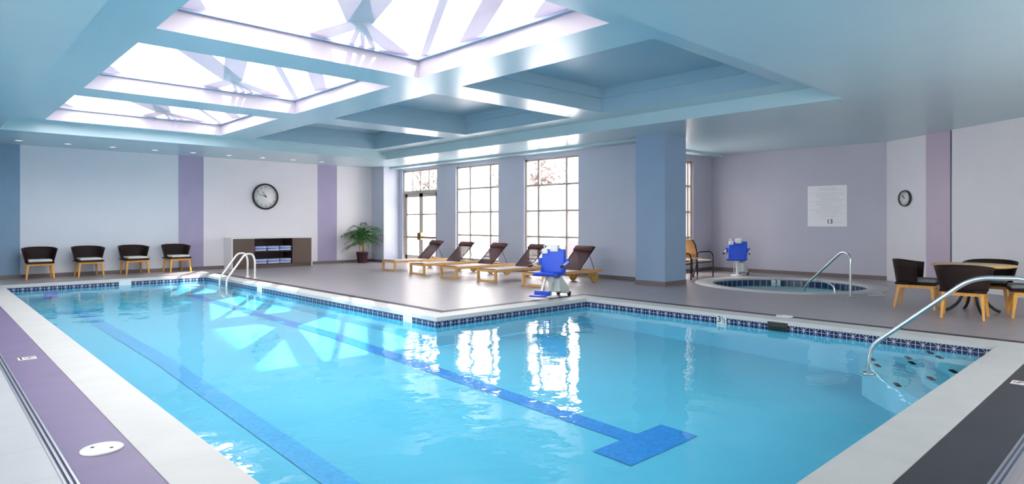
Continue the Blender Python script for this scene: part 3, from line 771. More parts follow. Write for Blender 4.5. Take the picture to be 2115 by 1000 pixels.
# ------------------------------------------------------------------ tub chairs
def tub_chair(label, cush_mat, loc, rz, group):
    """front faces -y"""
    e = empty('tub_chair', loc, rz); tag(e, label, 'chair', group)
    # wrapped wicker shell: outline runs from one front corner round the back to the other
    n = 28; q = MB(); outer = []
    for i in range(n + 1):
        t = -1 + 2 * i / n
        a = t * math.radians(96)
        sx_ = math.sin(a); cy = math.cos(a)
        rx = 1.0; 
        ex = 0.62
        x = math.copysign(abs(sx_) ** 0.72, sx_); y = math.copysign(abs(cy) ** 0.72, cy)
        k = abs(t)
        top = 0.79 - 0.055 * (k ** 1.6)
        outer.append((x, y, top))
    lo_x, lo_y, hi_x, hi_y = 0.285, 0.275, 0.375, 0.33
    rows = []
    for j in range(7):
        f_ = j / 6
        row = []
        for (x, y, top) in outer:
            z = 0.395 + (top - 0.395) * f_
            g_ = (z - 0.395) / 0.39
            row.append((x * (lo_x + (hi_x - lo_x) * g_), y * (lo_y + (hi_y - lo_y) * g_) + 0.0, z))
        rows.append(row)
    th = 0.028
    vs = []; fs = []
    for row in rows:
        for p in row: vs.append(p)
    N = n + 1
    inn = []
    for row in rows:
        for p in row:
            l_ = math.hypot(p[0], p[1]); inn.append((p[0] * (1 - th / l_), p[1] * (1 - th / l_), p[2]))
    o_ = len(vs); vs += inn
    for j in range(6):
        for i in range(n):
            fs.append((j * N + i, (j + 1) * N + i, (j + 1) * N + i + 1, j * N + i + 1))
            fs.append((o_ + j * N + i, o_ + j * N + i + 1, o_ + (j + 1) * N + i + 1, o_ + (j + 1) * N + i))
    for i in range(n):
        fs.append((6 * N + i, o_ + 6 * N + i, o_ + 6 * N + i + 1, 6 * N + i + 1)); fs.append((i, i + 1, o_ + i + 1, o_ + i))
    for i in (0, n):
        for j in range(6): fs.append((j * N + i, o_ + j * N + i, o_ + (j + 1) * N + i, (j + 1) * N + i) if i == 0 else (j * N + i, (j + 1) * N + i, o_ + (j + 1) * N + i, o_ + j * N + i))
    q.add(vs, fs, True); q.build('backrest', M_wicker, e, weld=True, fixn=True)
    rbox(-0.283, 0.283, -0.31, 0.262, 0.385, 0.425, 0.015).build('seat', M_wicker, e)
    rbox(-0.24, 0.24, -0.30, 0.185, 0.425, 0.485, 0.025).build('cushion', cush_mat, e)
    for s in (-1, 1):
        MB().bar((s * 0.235, -0.24, 0.385), (s * 0.275, -0.285, 0.0), 0.055, 0.05, 0.03, 0.03).build('leg', M_wood, e)
        MB().bar((s * 0.225, 0.21, 0.385), (s * 0.25, 0.275, 0.0), 0.05, 0.045, 0.03, 0.03).build('leg', M_wood, e)
    q = MB(); q.box(-0.24, 0.24, -0.265, -0.23, 0.335, 0.386).box(-0.24, 0.24, 0.19, 0.225, 0.335, 0.386).box(-0.255, -0.22, -0.24, 0.2, 0.335, 0.386).box(0.22, 0.255, -0.24, 0.2, 0.335, 0.386)
    q.build('seat_rail', M_wood, e)
    return e
CH = [((2.16, 19.42, 0), -0.05, 'dark tub chair with a pale cushion beside the slate blue wall strip'),
      ((3.18, 19.42, 0), 0.06, 'dark tub chair with a pale cushion, second from the slate blue strip'),
      ((4.22, 19.42, 0), 0.10, 'dark tub chair with a pale cushion, second from the lavender strip'),
      ((5.28, 19.45, 0), 0.12, 'dark tub chair with a pale cushion touching the lavender wall strip')]
first = None
for loc, rz, lb in CH:
    if first is None: first = tub_chair(lb, M_cush, loc, rz, 'tub chairs along the back wall')
    else:
        c = copy_tree(first); c.location = loc; c.rotation_euler = (0, 0, rz); c['label'] = lb
CT = [((11.98, 2.97, 0), 0.10, 'dark tub chair at the round table, drawn up on the wall clock side'),
      ((11.20, 2.17, 0), PI / 2 + 0.12, 'dark tub chair with its back to the pool, in front of the round table'),
      ((12.74, 2.12, 0), -PI / 2, 'dark tub chair on the far side of the round table, against the angled wall'),
      ((11.93, 1.45, 0), PI + 0.25, 'dark tub chair cut by the picture edge beside the round table')]
first = None
for loc, rz, lb in CT:
    if first is None: first = tub_chair(lb, M_cushd, loc, rz, 'tub chairs around the round table')
    else:
        c = copy_tree(first); c.location = loc; c.rotation_euler = (0, 0, rz); c['label'] = lb

# round table
e = empty('round_table', (11.95, 2.2, 0)); tag(e, 'round oak topped table on a black curved pedestal', 'table')
MB().lathe([(0.0, 0.705), (0.50, 0.705), (0.55, 0.722), (0.555, 0.735), (0.55, 0.745), (0.0, 0.745)], 56).build('tabletop', mat('oak_tabletop', (0.66, 0.42, 0.16), 0.35, var=0.12, scale=3, stretch=(2, 20, 2)), e)
MB().lathe([(0.05, 0.30), (0.045, 0.35), (0.035, 0.66), (0.14, 0.70), (0.14, 0.706)], 20).build('pedestal', M_black, e)
for k in range(4):
    a = k * PI / 2 + 0.5
    c_, s_ = math.cos(a), math.sin(a)
    pts = [(0.03 * c_, 0.03 * s_, 0.42), (0.12 * c_, 0.12 * s_, 0.30), (0.20 * c_, 0.20 * s_, 0.13), (0.30 * c_, 0.30 * s_, 0.045), (0.36 * c_, 0.36 * s_, 0.02)]
    MB().tube(round_path(pts, 0.08, 4), 0.022, 8).build('leg', M_black, e)

# ------------------------------------------------------------------ loungers (foot end at x=0, head towards +x)
def lounger(label, loc):
    e = empty('sun_lounger', loc); tag(e, label, 'sun lounger', 'sun loungers facing the pool')
    W2 = 0.31
    for s in (-1, 1):
        MB().box(0.0, 2.02, s * W2 - 0.028, s * W2 + 0.028, 0.235, 0.30).build('side_rail', M_teak, e, bevel=0.006)
        MB().box(0.0, 0.06, s * W2 - 0.028, s * W2 + 0.028, 0.0, 0.245).build('leg', M_teak, e, bevel=0.004)
        MB().box(1.62, 1.68, s * (W2 - 0.06) - 0.02, s * (W2 - 0.06) + 0.02, 0.09, 0.24).build('leg', M_teak, e, bevel=0.004)
    MB().box(0.0, 0.06, -W2, W2, 0.0, 0.045).build('foot_stretcher', M_teak, e, bevel=0.004)
    MB().box(0.0, 0.045, -W2, W2, 0.235, 0.295).build('end_rail', M_teak, e)
    MB().box(0.005, 0.07, -W2 + 0.03, W2 - 0.03, 0.297, 0.309).build('sling_hem', M_roll, e)
    MB().box(0.02, 1.24, -W2 + 0.025, W2 - 0.025, 0.290, 0.301).build('seat_sling', M_slingpale, e)
    # raised back
    a = math.radians(42); ca, sa = math.cos(a), math.sin(a); L = 0.78; hx, hz = 1.22, 0.30
    q = MB()
    for s in (-1, 1): q.tube([(hx, s * (W2 - 0.035), hz), (hx + L * ca, s * (W2 - 0.035), hz + L * sa)], 0.013, 8)
    q.tube([(hx + L * ca, -W2 + 0.035, hz + L * sa), (hx + L * ca, W2 - 0.035, hz + L * sa)], 0.013, 8)
    q.tube([(hx + 0.3 * ca, -W2 + 0.035, hz + 0.3 * sa - 0.015), (hx + 0.3 * ca, W2 - 0.035, hz + 0.3 * sa - 0.015)], 0.010, 8)
    q.build('back_frame', M_bronze, e)
    q = MB(); q.bar((hx, 0, hz + 0.005), (hx + (L - 0.02) * ca, 0, hz + 0.005 + (L - 0.02) * sa), 2 * W2 - 0.08, 0.006)
    q.build('backrest', M_sling, e)
    q = rbox(-0.085, 0.085, -W2 + 0.04, W2 - 0.04, 0.0, 0.07, 0.03)
    T = Matrix.Translation((hx + (L - 0.10) * ca, 0, hz + (L - 0.10) * sa)) @ Matrix.Rotation(-a, 4, 'Y')
    q.v = [tuple(T @ Vector(p)) for p in q.v]; q.build('headrest', M_roll, e)
    for s in (-1, 1): MB().tube([(hx + 0.52 * ca, s * (W2 - 0.05), hz + 0.52 * sa), (1.80, s * (W2 - 0.05), 0.27)], 0.007, 6).build('back_strut', M_bronze, e)
    # wheels and axle
    MB().tube([(1.72, -W2 + 0.02, 0.12), (1.72, W2 - 0.02, 0.12)], 0.014, 8).build('axle', M_teak, e)
    for s in (-1, 1):
        q = MB(); q.tube([(1.72, s * (W2 + 0.0), 0.12), (1.72, s * (W2 + 0.045), 0.12)], 0.12, 28); q.build('wheel', mat('wheel_teak', (0.42, 0.26, 0.07), 0.5, var=0.2, scale=12), e)
    MB().box(1.2, 1.26, -W2, W2, 0.235, 0.285).build('cross_rail', M_teak, e)
    MB().box(1.85, 1.90, -W2, W2, 0.245, 0.285).build('cross_rail', M_teak, e)
    return e
LG = [((9.72, 9.66, 0), 'brown sling teak lounger nearest the blue column, behind the pool lift'),
      ((9.70, 11.19, 0), 'brown sling teak lounger next to the one behind the pool lift'),
      ((9.66, 12.60, 0), 'brown sling teak lounger in the middle of the five'),
      ((9.72, 14.06, 0), 'brown sling teak lounger second from the glazed double door'),
      ((9.88, 15.72, 0), 'brown sling teak lounger nearest the glazed double door')]
first = None
for loc, lb in LG:
    if first is None: first = lounger(lb, loc)
    else:
        c = copy_tree(first); c.location = loc; c['label'] = lb

# ------------------------------------------------------------------ pool lifts (seat faces -x locally)
def lift(label, loc, rz):
    e = empty('pool_lift', loc, rz); tag(e, label, 'pool lift', 'white and blue pool lifts')
    MB().lathe([(0.0, 0.0), (0.16, 0.0), (0.16, 0.018), (0.10, 0.03), (0.0, 0.03)], 28).build('base_plate', M_whitemet, e)
    MB().tube([(0, 0, 0.02), (0, 0, 0.42)], 0.035, 14).build('mast', M_whitemet, e)
    MB().tube([(-0.08, 0.07, 0.06), (-0.08, 0.07, 0.40)], 0.012, 8).tube([(-0.08, -0.05, 0.06), (-0.08, -0.05, 0.40)], 0.012, 8).build('guide_rod', M_steel, e)
    # splayed foot with wedge cover and wheels
    MB().bar((0.02, 0, 0.36), (0.34, -0.12, 0.07), 0.07, 0.10, 0.06, 0.05).build('rear_leg', M_whitemet, e)
    q = MB(); vs = [(0.04, -0.17, 0.34), (0.16, -0.17, 0.40), (0.42, -0.24, 0.12), (0.38, -0.24, 0.04), (0.06, -0.17, 0.10)]
    vs2 = [(x, y + 0.20, z) for x, y, z in vs]
    q.add(vs + vs2, [(4, 3, 2, 1, 0), (5, 6, 7, 8, 9), (0, 1, 6, 5), (1, 2, 7, 6), (2, 3, 8, 7), (3, 4, 9, 8), (4, 0, 5, 9)]); q.build('cover', mat('lift_cover', (0.62, 0.68, 0.64), 0.4), e, bevel=0.01)
    for s in (-0.26, -0.04): MB().tube([(0.40, s, 0.04), (0.40, s + 0.05, 0.04)], 0.04, 16).build('wheel', M_black, e)
    # upper mechanism behind the backrest
    MB().bar((0.10, 0, 0.38), (0.24, 0.0, 0.88), 0.10, 0.07).build('lift_arm', M_whitemet, e)
    q = rbox(0.12, 0.26, -0.10, 0.06, 0.84, 0.97, 0.02); q.build('battery_box', M_whitemet, e)
    q = rbox(0.10, 0.22, 0.10, 0.22, 0.80, 0.90, 0.02); q.build('control_box', M_whitemet, e)
    MB().tube(round_path([(0.16, 0.16, 0.88), (0.16, 0.20, 0.96), (0.18, -0.12, 0.93), (0.18, -0.16, 0.86)], 0.05), 0.014, 8).build('push_handle', M_steel, e)
    # seat shell
    q = rbox(-0.30, 0.20, -0.25, 0.25, 0.405, 0.465, 0.028); q.build('seat', M_blueseat, e)
    q = rbox(-0.33, -0.05, -0.20, 0.20, 0.445, 0.475, 0.014); q.build('seat_front', M_blueface, e)
    q = rbox(-0.035, 0.035, -0.235, 0.235, 0.0, 0.47, 0.03)
    T = Matrix.Translation((0.11, 0, 0.43)) @ Matrix.Rotation(math.radians(10), 4, 'Y')
    q.v = [tuple(T @ Vector(p)) for p in q.v]; q.build('backrest', M_blueface, e)
    q = MB()
    for s in (-1, 1):
        o_ = [(0.02, s * 0.22, 0.44), (0.24, s * 0.22, 0.42), (0.26, s * 0.22, 0.60), (0.235, s * 0.22, 0.85), (0.19, s * 0.22, 0.88), (0.14, s * 0.22, 0.62)]
        i_ = [(x, y - s * 0.03, z) for x, y, z in o_]
        n_ = len(o_)
        q.add(o_ + i_, [tuple(range(n_)), tuple(range(2 * n_ - 1, n_ - 1, -1))] + [(k, (k + 1) % n_, n_ + (k + 1) % n_, n_ + k) for k in range(n_)])
    q.build('side_shell', M_blueseat, e, fixn=True)
    for s in (-1, 1):
        ar = MB().bar((0.20, s * 0.29, 0.66), (-0.16, s * 0.31, 0.60), 0.03, 0.028).build('armrest', M_whitemet, e)
        MB().bar((-0.15, s * 0.31, 0.602), (-0.27, s * 0.315, 0.582), 0.036, 0.034).build('grip', M_black, ar)
        rbox(0.14, 0.24, s * 0.27 - 0.035, s * 0.27 + 0.035, 0.61, 0.72, 0.01).build('arm_pivot', M_blueseat, e)
    # footrest
    MB().bar((-0.18, 0.02, 0.41), (-0.40, 0.02, 0.12), 0.035, 0.03).build('footrest_arm', M_whitemet, e)
    q = MB(); q.bar((-0.36, 0.0, 0.10), (-0.66, 0.0, 0.075), 0.30, 0.025); q.box(-0.42, -0.36, -0.15, 0.15, 0.07, 0.15); q.build('footrest', M_blueseat, e)
    return e
l1 = lift('blue seated pool lift at the pool edge in front of the loungers', (8.62, 8.10, 0), math.radians(22))
l2 = copy_tree(l1)
for ch in list(l2.children):
    if ch.name.startswith('footrest'): bpy.data.objects.remove(ch)
l2.location = (15.62, 7.95, 0); l2.rotation_euler = (0, 0, math.radians(22)); l2['label'] = 'blue seated pool lift beyond the round hot tub by the wall'

# ------------------------------------------------------------------ rails
e = empty('handrail', (7.9, 2.42, 0)); tag(e, 'long steel handrail rising from the pool over the near coping', 'handrail')
pts = [(0, 0.02, -0.335), (0, 0.0, -0.02), (0, -0.96, 0.83), (0, -1.42, 0.85), (0, -1.56, 0.66), (0, -1.56, 0.0)]
rp = round_path([pts[0], pts[1], pts[2], pts[3], pts[4], pts[5]], 0.16, 8)
MB().tube(rp, 0.024, 16).build('tube', M_steel, e)
MB().lathe([(0.0, 0), (0.075, 0), (0.07, 0.02), (0.026, 0.035)], 20, (0, 0.02, -0.34)).build('escutcheon', M_steel, e)
MB().lathe([(0.0, 0), (0.075, 0), (0.07, 0.02), (0.026, 0.035)], 20, (0, -1.56, 0.0)).build('escutcheon', M_steel, e)

e = empty('handrail', (12.67, 4.21, 0)); tag(e, 'steel bent handrail standing at the hot tub edge', 'handrail')
dv = Vector((0.95, 1.0, 0)).normalized(); 
pts = [Vector((0, 0, 0)), Vector((0, 0, 0.80)), dv * 0.30 + Vector((0, 0, 0.84)), dv * 1.85 + Vector((0, 0, 0.02)), dv * 1.9 + Vector((0, 0, -0.28))]
MB().tube(round_path(pts, 0.14, 8), 0.022, 14).build('tube', M_steel, e)
MB().lathe([(0.0, 0), (0.07, 0), (0.065, 0.018), (0.024, 0.03)], 20).build('escutcheon', M_steel, e)
e = empty('grab_rail', (12.98, 4.60, 0)); tag(e, 'small curved steel grab rail low on the hot tub rim', 'handrail')
dv2 = Vector((0.45, 1.0, 0)).normalized()
pts = [Vector((0, 0, 0)), Vector((0, 0, 0.13)), dv2 * 0.12 + Vector((0, 0, 0.20)), dv2 * 0.45 + Vector((0, 0, 0.24))]
MB().tube(round_path(pts, 0.08, 8), 0.017, 12).build('tube', mat('bright_steel', (0.85, 0.85, 0.85), 0.25, 0.8), e)

e = empty('pool_ladder', (6.06, 16.0, 0)); tag(e, 'white two-rail pool ladder hooped over the coping', 'ladder')
M_ladder = mat('ladder_white_steel', (0.82, 0.78, 0.74), 0.3, 0.25)
for s in (-1, 1):
    y_ = s * 0.24
    pts = [(0, y_, 0), (0, y_, 0.46), (-0.06, y_, 0.62), (-0.24, y_, 0.62), (-0.68, y_, 0.02), (-0.68, y_, -0.40)]
    MB().tube(round_path(pts, 0.10, 8), 0.024, 12).build('rail', M_ladder, e)
    MB().lathe([(0.0, 0), (0.055, 0), (0.05, 0.02), (0.022, 0.03)], 16, (0, y_, 0)).build('escutcheon', M_ladder, e)
for z in (-0.18, -0.33): MB().box(-0.72, -0.64, -0.24, 0.24, z - 0.02, z).build('tread', M_ladder, e)

# ------------------------------------------------------------------ cabinet and towels
e = empty('towel_cabinet', (7.985, 19.58, 0)); tag(e, 'low white and brown cabinet with open towel shelves under the clock', 'cabinet')
X0, X1 = -1.265, 1.265; Y0, Y1 = -0.33, 0.32
MB().box(X0, X1, Y0, Y1, 0.905, 0.935).build('top', M_cabw, e, bevel=0.003)
MB().box(X0, X0 + 0.03, Y0, Y1, 0, 0.905).build('side_panel', M_cabw, e)
MB().box(X1 - 0.03, X1, Y0, Y1, 0, 0.905).build('side_panel', M_cabw, e)
MB().box(X0 + 0.03, X1 - 0.03, Y1 - 0.02, Y1, 0.02, 0.905).build('back_panel', M_cabd, e)
MB().box(X0 + 0.03, X1 - 0.03, Y0 + 0.03, Y1 - 0.02, 0.0, 0.10).build('plinth', M_cabb, e)
for (a, b2) in ((X0 + 0.032, -0.60), (0.60, X1 - 0.032)): MB().box(a, b2, Y0 - 0.0, Y0 + 0.022, 0.10, 0.90).build('door', M_cabb, e, bevel=0.002)
for x_ in (-0.60, 0.585): MB().box(x_, x_ + 0.015, Y0 + 0.022, Y1 - 0.02, 0.10, 0.905).build('divider', M_cabd, e)
MB().box(-0.585, 0.585, Y0 + 0.02, Y1 - 0.02, 0.49, 0.515).build('shelf', M_cabd, e)
MB().box(-0.585, 0.585, Y0 + 0.02, Y1 - 0.02, 0.10, 0.12).build('shelf', M_cabd, e)
proto = None
cols = ['beside the clock side door', 'in the middle', 'beside the lavender strip side door']
for zi, (zs, shelf) in enumerate(((0.515, 'upper'), (0.12, 'lower'))):
    for xi in range(3):
        for li in range(2):
            lb = '%s blue towel of the %s on the %s cabinet shelf' % (('lower', 'upper')[li], ('pile nearest the chairs', 'middle pile', 'pile nearest the lavender strip')[xi], shelf)
            if proto is None:
                q = MB(); 
                for g in range(3):
                    r_ = rbox(-0.178 + 0.004 * g, 0.178 - 0.003 * g, -0.19, 0.19 - 0.01 * g, g * 0.019, g * 0.019 + 0.024, 0.011)
                    q.add(r_.v, r_.f, True)
                o = q.build('folded_towel', M_towel)
                dm = bpy.data.textures.new('towel_noise', 'CLOUDS'); dm.noise_scale = 0.12
                md = o.modifiers.new('d', 'DISPLACE'); md.texture = dm; md.strength = 0.014; md.mid_level = 0.5
                proto = o
            else:
                o = proto.copy(); COL.objects.link(o)
            o.location = (7.985 - 0.39 + xi * 0.39 + random.uniform(-0.008, 0.008), 19.47 + random.uniform(-0.01, 0.01), zs + 0.008 + li * 0.078)
            o.rotation_euler = (0, 0, random.uniform(-0.02, 0.02))
            tag(o, lb, 'towel', 'folded towels in the cabinet')

# ------------------------------------------------------------------ clocks
def clock(name, label, origin, nrm, right, R, hands, depth=0.05):
    e = empty(name, origin); tag(e, label, 'clock')
    n_ = Vector(nrm).normalized(); r_ = Vector(right).normalized(); u = Vector((0, 0, 1))
    M4 = Matrix((r_, u, n_)).transposed().to_4x4()
    def put(q, nm, m_):
        q.v = [tuple(M4 @ Vector(p)) for p in q.v]; return q.build(nm, m_, e, fixn=True)
    put(MB().lathe([(R * 0.99, 0), (R, depth * 0.5), (R * 0.97, depth), (R * 0.89, depth), (R * 0.88, depth * 0.6)], 56, caps=False), 'rim', M_black)
    put(MB().lathe([(0.0, depth * 0.45), (R * 0.9, depth * 0.45), (R * 0.9, depth * 0.55), (0, depth * 0.55)], 56), 'dial', M_clockface)
    for k in range(1, 13):
        a = PI / 2 - k * PI / 6
        p = M4 @ Vector((R * 0.72 * math.cos(a), R * 0.72 * math.sin(a), depth * 0.6))
        text_mesh('numeral', str(k), R * 0.2, M_ink, p, r_, u, e, 0.003)
    for (hr, L, w_) in hands:
        a = PI / 2 - hr
        q = MB().bar((-0.12 * L * math.cos(a), -0.12 * L * math.sin(a), depth * 0.72), (L * math.cos(a), L * math.sin(a), depth * 0.72), w_, 0.004, w_ * 0.55, 0.004); put(q, 'hand', M_black)
    put(MB().lathe([(0.0, depth * 0.6), (R * 0.05, depth * 0.6), (R * 0.05, depth * 0.85), (0, depth * 0.85)], 16), 'hub', M_black)
clock('wall_clock', 'large round black-rimmed wall clock above the towel cabinet', (7.98, YBACK - 0.02, 2.22), (0, -1, 0), (1, 0, 0), 0.415,
      [(math.radians(360 * (10 + 48 / 60) / 12), 0.20, 0.022), (math.radians(48 * 6), 0.31, 0.018)], 0.07)
p = angpt(0.61, 0.0, 1.96)
clock('wall_clock', 'small round black-rimmed clock on the angled wall', tuple(p), tuple(-an), tuple(av), 0.19,
      [(math.radians(326), 0.085, 0.012), (math.radians(312), 0.12, 0.009)], 0.045)

# ------------------------------------------------------------------ rules sign on the spa wall
e = empty('rules_sign', (16.935, 6.20, 1.82)); tag(e, 'white pool rules sign with small grey lines and a large 13', 'sign')
q = MB(); 
wx = lambda y_: 16.9 + (9.4 - (6.20 + y_)) / 4.56 * 0.12 - 16.935
pts = [(wx(-0.475) - 0.015, -0.475), (wx(0.475) - 0.015, 0.475), (wx(0.475) - 0.002, 0.475), (wx(-0.475) - 0.002, -0.475)]
q.poly([pts], -0.525, 0.525).build('panel', M_sign, e)
rgt = Vector((0.026, -1, 0)).normalized()
def sp_(u, z, off=0.018): return Vector((wx(-u) - off, -u, z))
text_mesh('sign_number', '13', 0.15, M_black, sp_(0.07, -0.405), rgt, (0, 0, 1), e)
q = MB()
q.bar(sp_(-0.20, 0.455), sp_(-0.02, 0.455), 0.024, 0.004); q.bar(sp_(0.04, 0.455), sp_(0.08, 0.455), 0.024, 0.004); q.bar(sp_(0.12, 0.455), sp_(0.21, 0.455), 0.022, 0.004)
q.build('heading_lines', M_ink, e)
q = MB(); z = 0.415
q.bar(sp_(-0.2, z), sp_(0.33, z), 0.010, 0.004)
z = 0.335
for k in range(15):
    a = -0.42 if k % 5 == 0 else (-0.26 if k % 5 < 3 else -0.16)
    b2 = random.uniform(0.1, 0.40) if k % 4 else 0.42
    x = a
    while x < b2 - 0.03:
        L = random.uniform(0.03, 0.12); q.bar(sp_(x, z), sp_(min(x + L, b2), z), 0.013, 0.004); x += L + 0.014
    z -= 0.043
q.bar(sp_(-0.18, -0.335), sp_(0.17, -0.335), 0.012, 0.004); q.bar(sp_(0.16, -0.42), sp_(0.40, -0.415), 0.012, 0.004)
q.build('text_lines', M_inkl, e)

# ------------------------------------------------------------------ potted palm
e = empty('potted_palm', (11.20, 19.50, 0)); tag(e, 'leafy green potted palm in a maroon pot in the corner', 'plant')
MB().lathe([(0.0, 0), (0.155, 0), (0.165, 0.03), (0.20, 0.34), (0.215, 0.345), (0.215, 0.38), (0.185, 0.38), (0.18, 0.34)], 32).build('pot', M_pot, e)
MB().lathe([(0.0, 0.35), (0.18, 0.35)], 24).build('soil', M_soil, e)
q = MB()
for (dx, dy, hh) in ((0.03, 0, 0.52), (-0.04, 0.04, 0.44), (0.05, -0.05, 0.36), (-0.08, -0.03, 0.28)):
    q.tube([(dx, dy, 0.34), (dx * 1.2, dy * 1.2, 0.34 + hh * 0.5), (dx * 1.1, dy * 1.3, 0.34 + hh)], [0.026, 0.022, 0.014], 8)
q.build('stems', M_cane, e)
def fronds(n, a_lo, a_hi, m_, name, zb, rlen, seed):
    rnd = random.Random(seed); q = MB()
    for k in range(n):
        a = rnd.uniform(a_lo, a_hi); L = rnd.uniform(*rlen); up = rnd.uniform(0.2, 1.5); z = zb + rnd.uniform(-0.12, 0.2)
        d_ = Vector((math.cos(a), math.sin(a), 0)); b0 = Vector((0.02, 0, z)); rach = []
        for i in range(9):
            t = i / 8
            pt = b0 + d_ * (L * t * (0.55 + 0.25 * t)) + Vector((0, 0, L * up * t - L * (0.35 + up * 0.5) * t * t))
            pt.y = min(pt.y, 0.36); pt.x = min(pt.x, 0.52); rach.append(pt)
        q.tube(rach, 0.004, 4, False)
        for i in range(1, 9):
            for s in (-1, 1):
                c = rach[i]; tg = (rach[i] - rach[i - 1]).normalized()
                sd_ = tg.cross(Vector((0, 0, 1)))
                if sd_.length < 0.1: sd_ = Vector((1, 0, 0))
                sd_.normalize(); ll = 0.20 * (1 - 0.4 * abs(i / 8 - 0.4)) * rnd.uniform(0.8, 1.1)
                tip = c + (sd_ * s * 0.75 + tg * 0.75).normalized() * ll + Vector((0, 0, -0.05 * rnd.random()))
                tip.y = min(tip.y, 0.38); tip.x = min(tip.x, 0.58)
                md_ = (c + tip) / 2 + Vector((0, 0, 0.015)); wv = tg * 0.024
                q.add([c, md_ - wv, tip, md_ + wv], [(0, 1, 2, 3)])
    return q.build(name, m_, e)
fronds(54, 0, 2 * PI, M_leaf, 'foliage', 0.82, (0.35, 0.85), 3)
fronds(9, PI * 0.75, PI * 1.45, M_leafp, 'pale_foliage', 0.62, (0.6, 0.85), 5)

# ------------------------------------------------------------------ alcove armchairs and side table
def sling_chair(label, loc, rz):
    """front faces -y"""
    e = empty('sling_armchair', loc, rz); tag(e, label, 'armchair', 'sling armchairs in the alcove')
    for s in (-1, 1):
        x_ = s * 0.29
        pts = [(x_, -0.30, 0), (x_, -0.30, 0.56), (x_, -0.22, 0.65), (x_, 0.16, 0.645), (x_, 0.22, 0.60)]
        MB().tube(round_path(pts, 0.12, 8), 0.017, 10).build('arm_frame', M_bronze, e)
        pts = [(x_, 0.36, 0), (x_, 0.24, 0.36), (x_, 0.22, 0.60), (x_, 0.30, 0.86), (x_, 0.40, 0.97)]
        MB().tube(round_path(pts, 0.15, 8), 0.017, 10).build('back_frame', M_bronze, e)
    MB().tube([(-0.29, -0.28, 0.39), (0.29, -0.28, 0.39)], 0.013, 8).tube([(-0.29, 0.24, 0.36), (0.29, 0.24, 0.36)], 0.013, 8).build('cross_rail', M_bronze, e)
    for s in (-1, 1): MB().tube([(s * 0.28, -0.28, 0.39), (s * 0.28, 0.24, 0.36)], 0.013, 8).build('side_rail', M_bronze, e)
    rbox(-0.275, 0.275, -0.29, 0.22, 0.395, 0.435, 0.015).build('seat', M_beige, e)
    prof = [(0.22, 0.45), (0.205, 0.58), (0.235, 0.72), (0.30, 0.86), (0.385, 0.965)]
    q = MB()
    for i in range(4):
        q.bar((0, prof[i][0], prof[i][1]), (0, prof[i + 1][0], prof[i + 1][1]), 0.55, 0.008)
    q.build('backrest', M_orange, e)
    return e
s1 = sling_chair('bronze framed armchair with a tan sling back beside the alcove window', (14.72, 8.62, 0), PI / 2 - 0.32)
s2 = copy_tree(s1); s2.location = (13.36, 8.44, 0); s2.rotation_euler = (0, 0, PI / 2 - 0.1); s2['label'] = 'bronze framed armchair half hidden behind the blue column'
e = empty('side_table', (14.02, 8.38, 0)); tag(e, 'small round glass topped side table between the sling armchairs', 'table')
MB().lathe([(0.0, 0.50), (0.27, 0.50), (0.275, 0.507), (0.27, 0.514), (0, 0.514)], 36).build('glass_top', mat('frosted_table_glass', (0.62, 0.55, 0.55), 0.15, trans=0.35), e)
for k in range(3):
    a = k * 2 * PI / 3 + 0.3
    MB().tube([(0.20 * math.cos(a), 0.20 * math.sin(a), 0.50), (0.24 * math.cos(a), 0.24 * math.sin(a), 0.0)], 0.012, 8).build('leg', M_bronze, e)

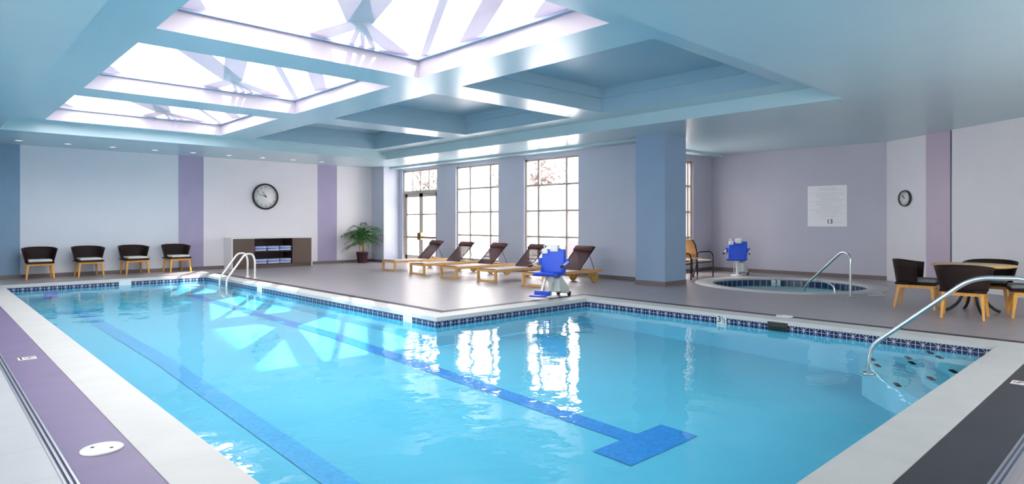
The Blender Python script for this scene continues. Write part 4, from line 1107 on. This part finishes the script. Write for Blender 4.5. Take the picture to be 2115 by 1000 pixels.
# ------------------------------------------------------------------ deck fittings
def skimmer_lid(label, x_, y_, R=0.115):
    e = empty('skimmer_lid', (x_, y_, 0)); tag(e, label, 'skimmer lid', 'round white skimmer lids in the deck')
    MB().lathe([(0.0, 0.0), (R, 0.0), (R, 0.008), (R * 0.96, 0.012), (0, 0.013)], 40).build('disc', M_white, e)
    for s in (-1, 1): MB().lathe([(0, 0.0132), (0.011, 0.0132), (0.011, 0.0145), (0, 0.0145)], 14, (s * R * 0.52 * 0.72, -s * R * 0.52 * 0.68, 0)).build('finger_hole', M_black, e)
skimmer_lid('round white skimmer lid with two finger holes in the purple border', 0.815, 4.55)
skimmer_lid('round white skimmer lid in the charcoal border beyond the patterned tiles', 9.36, 4.02, 0.12)
def marker(label, x_, y_, rz):
    e = empty('deck_marker', (x_, y_, 0), rz); tag(e, label, 'floor tile', 'no diving markers in the deck')
    MB().box(-0.075, 0.075, -0.075, 0.075, -0.01, 0.004).build('tile', M_white, e)
    q = MB(); n = 28; z = 0.0055
    for (r0, r1) in ((0.036, 0.045),):
        vs = [(r * math.cos(2 * PI * k / n), r * math.sin(2 * PI * k / n) + 0.018, z) for r in (r0, r1) for k in range(n)]
        q.add(vs, [(k, (k + 1) % n, n + (k + 1) % n, n + k)[::-1] for k in range(n)])
    q.bar((-0.03, 0.046, z), (0.03, -0.010, z), 0.009, 0.001)
    q.build('ban_symbol', mat('marker_red', (0.30, 0.02, 0.05), 0.5), e)
    MB().tube([(-0.022, 0.03, z - 0.001), (0.004, 0.018, z - 0.001), (0.022, 0.004, z - 0.001)], 0.004, 6).lathe([(0, 0.001), (0.006, 0.001), (0.006, 0.002), (0, 0.002)], 10, (0.024, 0.022, z - 0.001)).build('diver_symbol', M_black, e)
    text_mesh('marker_words', 'NO DIVING', 0.024, M_black, (0, -0.052, 0.005), (1, 0, 0), (0, 1, 0), e, 0.001)
marker('white no diving tile set in the purple border', 0.80, 8.12, PI / 2 + PI)
marker('white no diving tile set in the charcoal border by the near coping', 6.97, 0.93, 0)
for i, (x_, y_, rz, lb) in enumerate([(13.35, 3.97, 0.3, 'white floor plate nearer the round table'), (13.72, 4.12, 0.3, 'white floor plate nearer the angled wall')]):
    e = MB().box(-0.16, 0.16, -0.035, 0.035, 0.0, 0.006).build('floor_plate', M_white); e.location = (x_, y_, 0); e.rotation_euler = (0, 0, -0.78)
    tag(e, lb, 'floor plate', 'white plates beside the hot tub')
# downlights along the back soffit
ords = ['first', 'second', 'third', 'fourth', 'fifth', 'sixth', 'seventh', 'eighth', 'ninth']
first = None
for i, x_ in enumerate((9.40, 8.45, 7.50, 6.52, 5.55, 4.60, 3.62, 2.66, 1.70)):
    lb = 'recessed round ceiling downlight in front of the back wall, %s from the window corner' % ords[i]
    if first is None:
        first = empty('downlight', (x_, 18.9, Z0)); q = MB()
        MB().lathe([(0.085, 0.0), (0.085, -0.006), (0.06, -0.008), (0.055, 0.0)], 28, caps=False).build('ring', M_white, first)
        MB().lathe([(0.0, -0.003), (0.056, -0.003), (0.056, -0.001), (0, -0.001)], 24).build('lens', M_lamp, first)
        c = first
    else:
        c = copy_tree(first); c.location = (x_, 18.9, Z0)
    tag(c, lb, 'ceiling light', 'downlights along the back soffit')
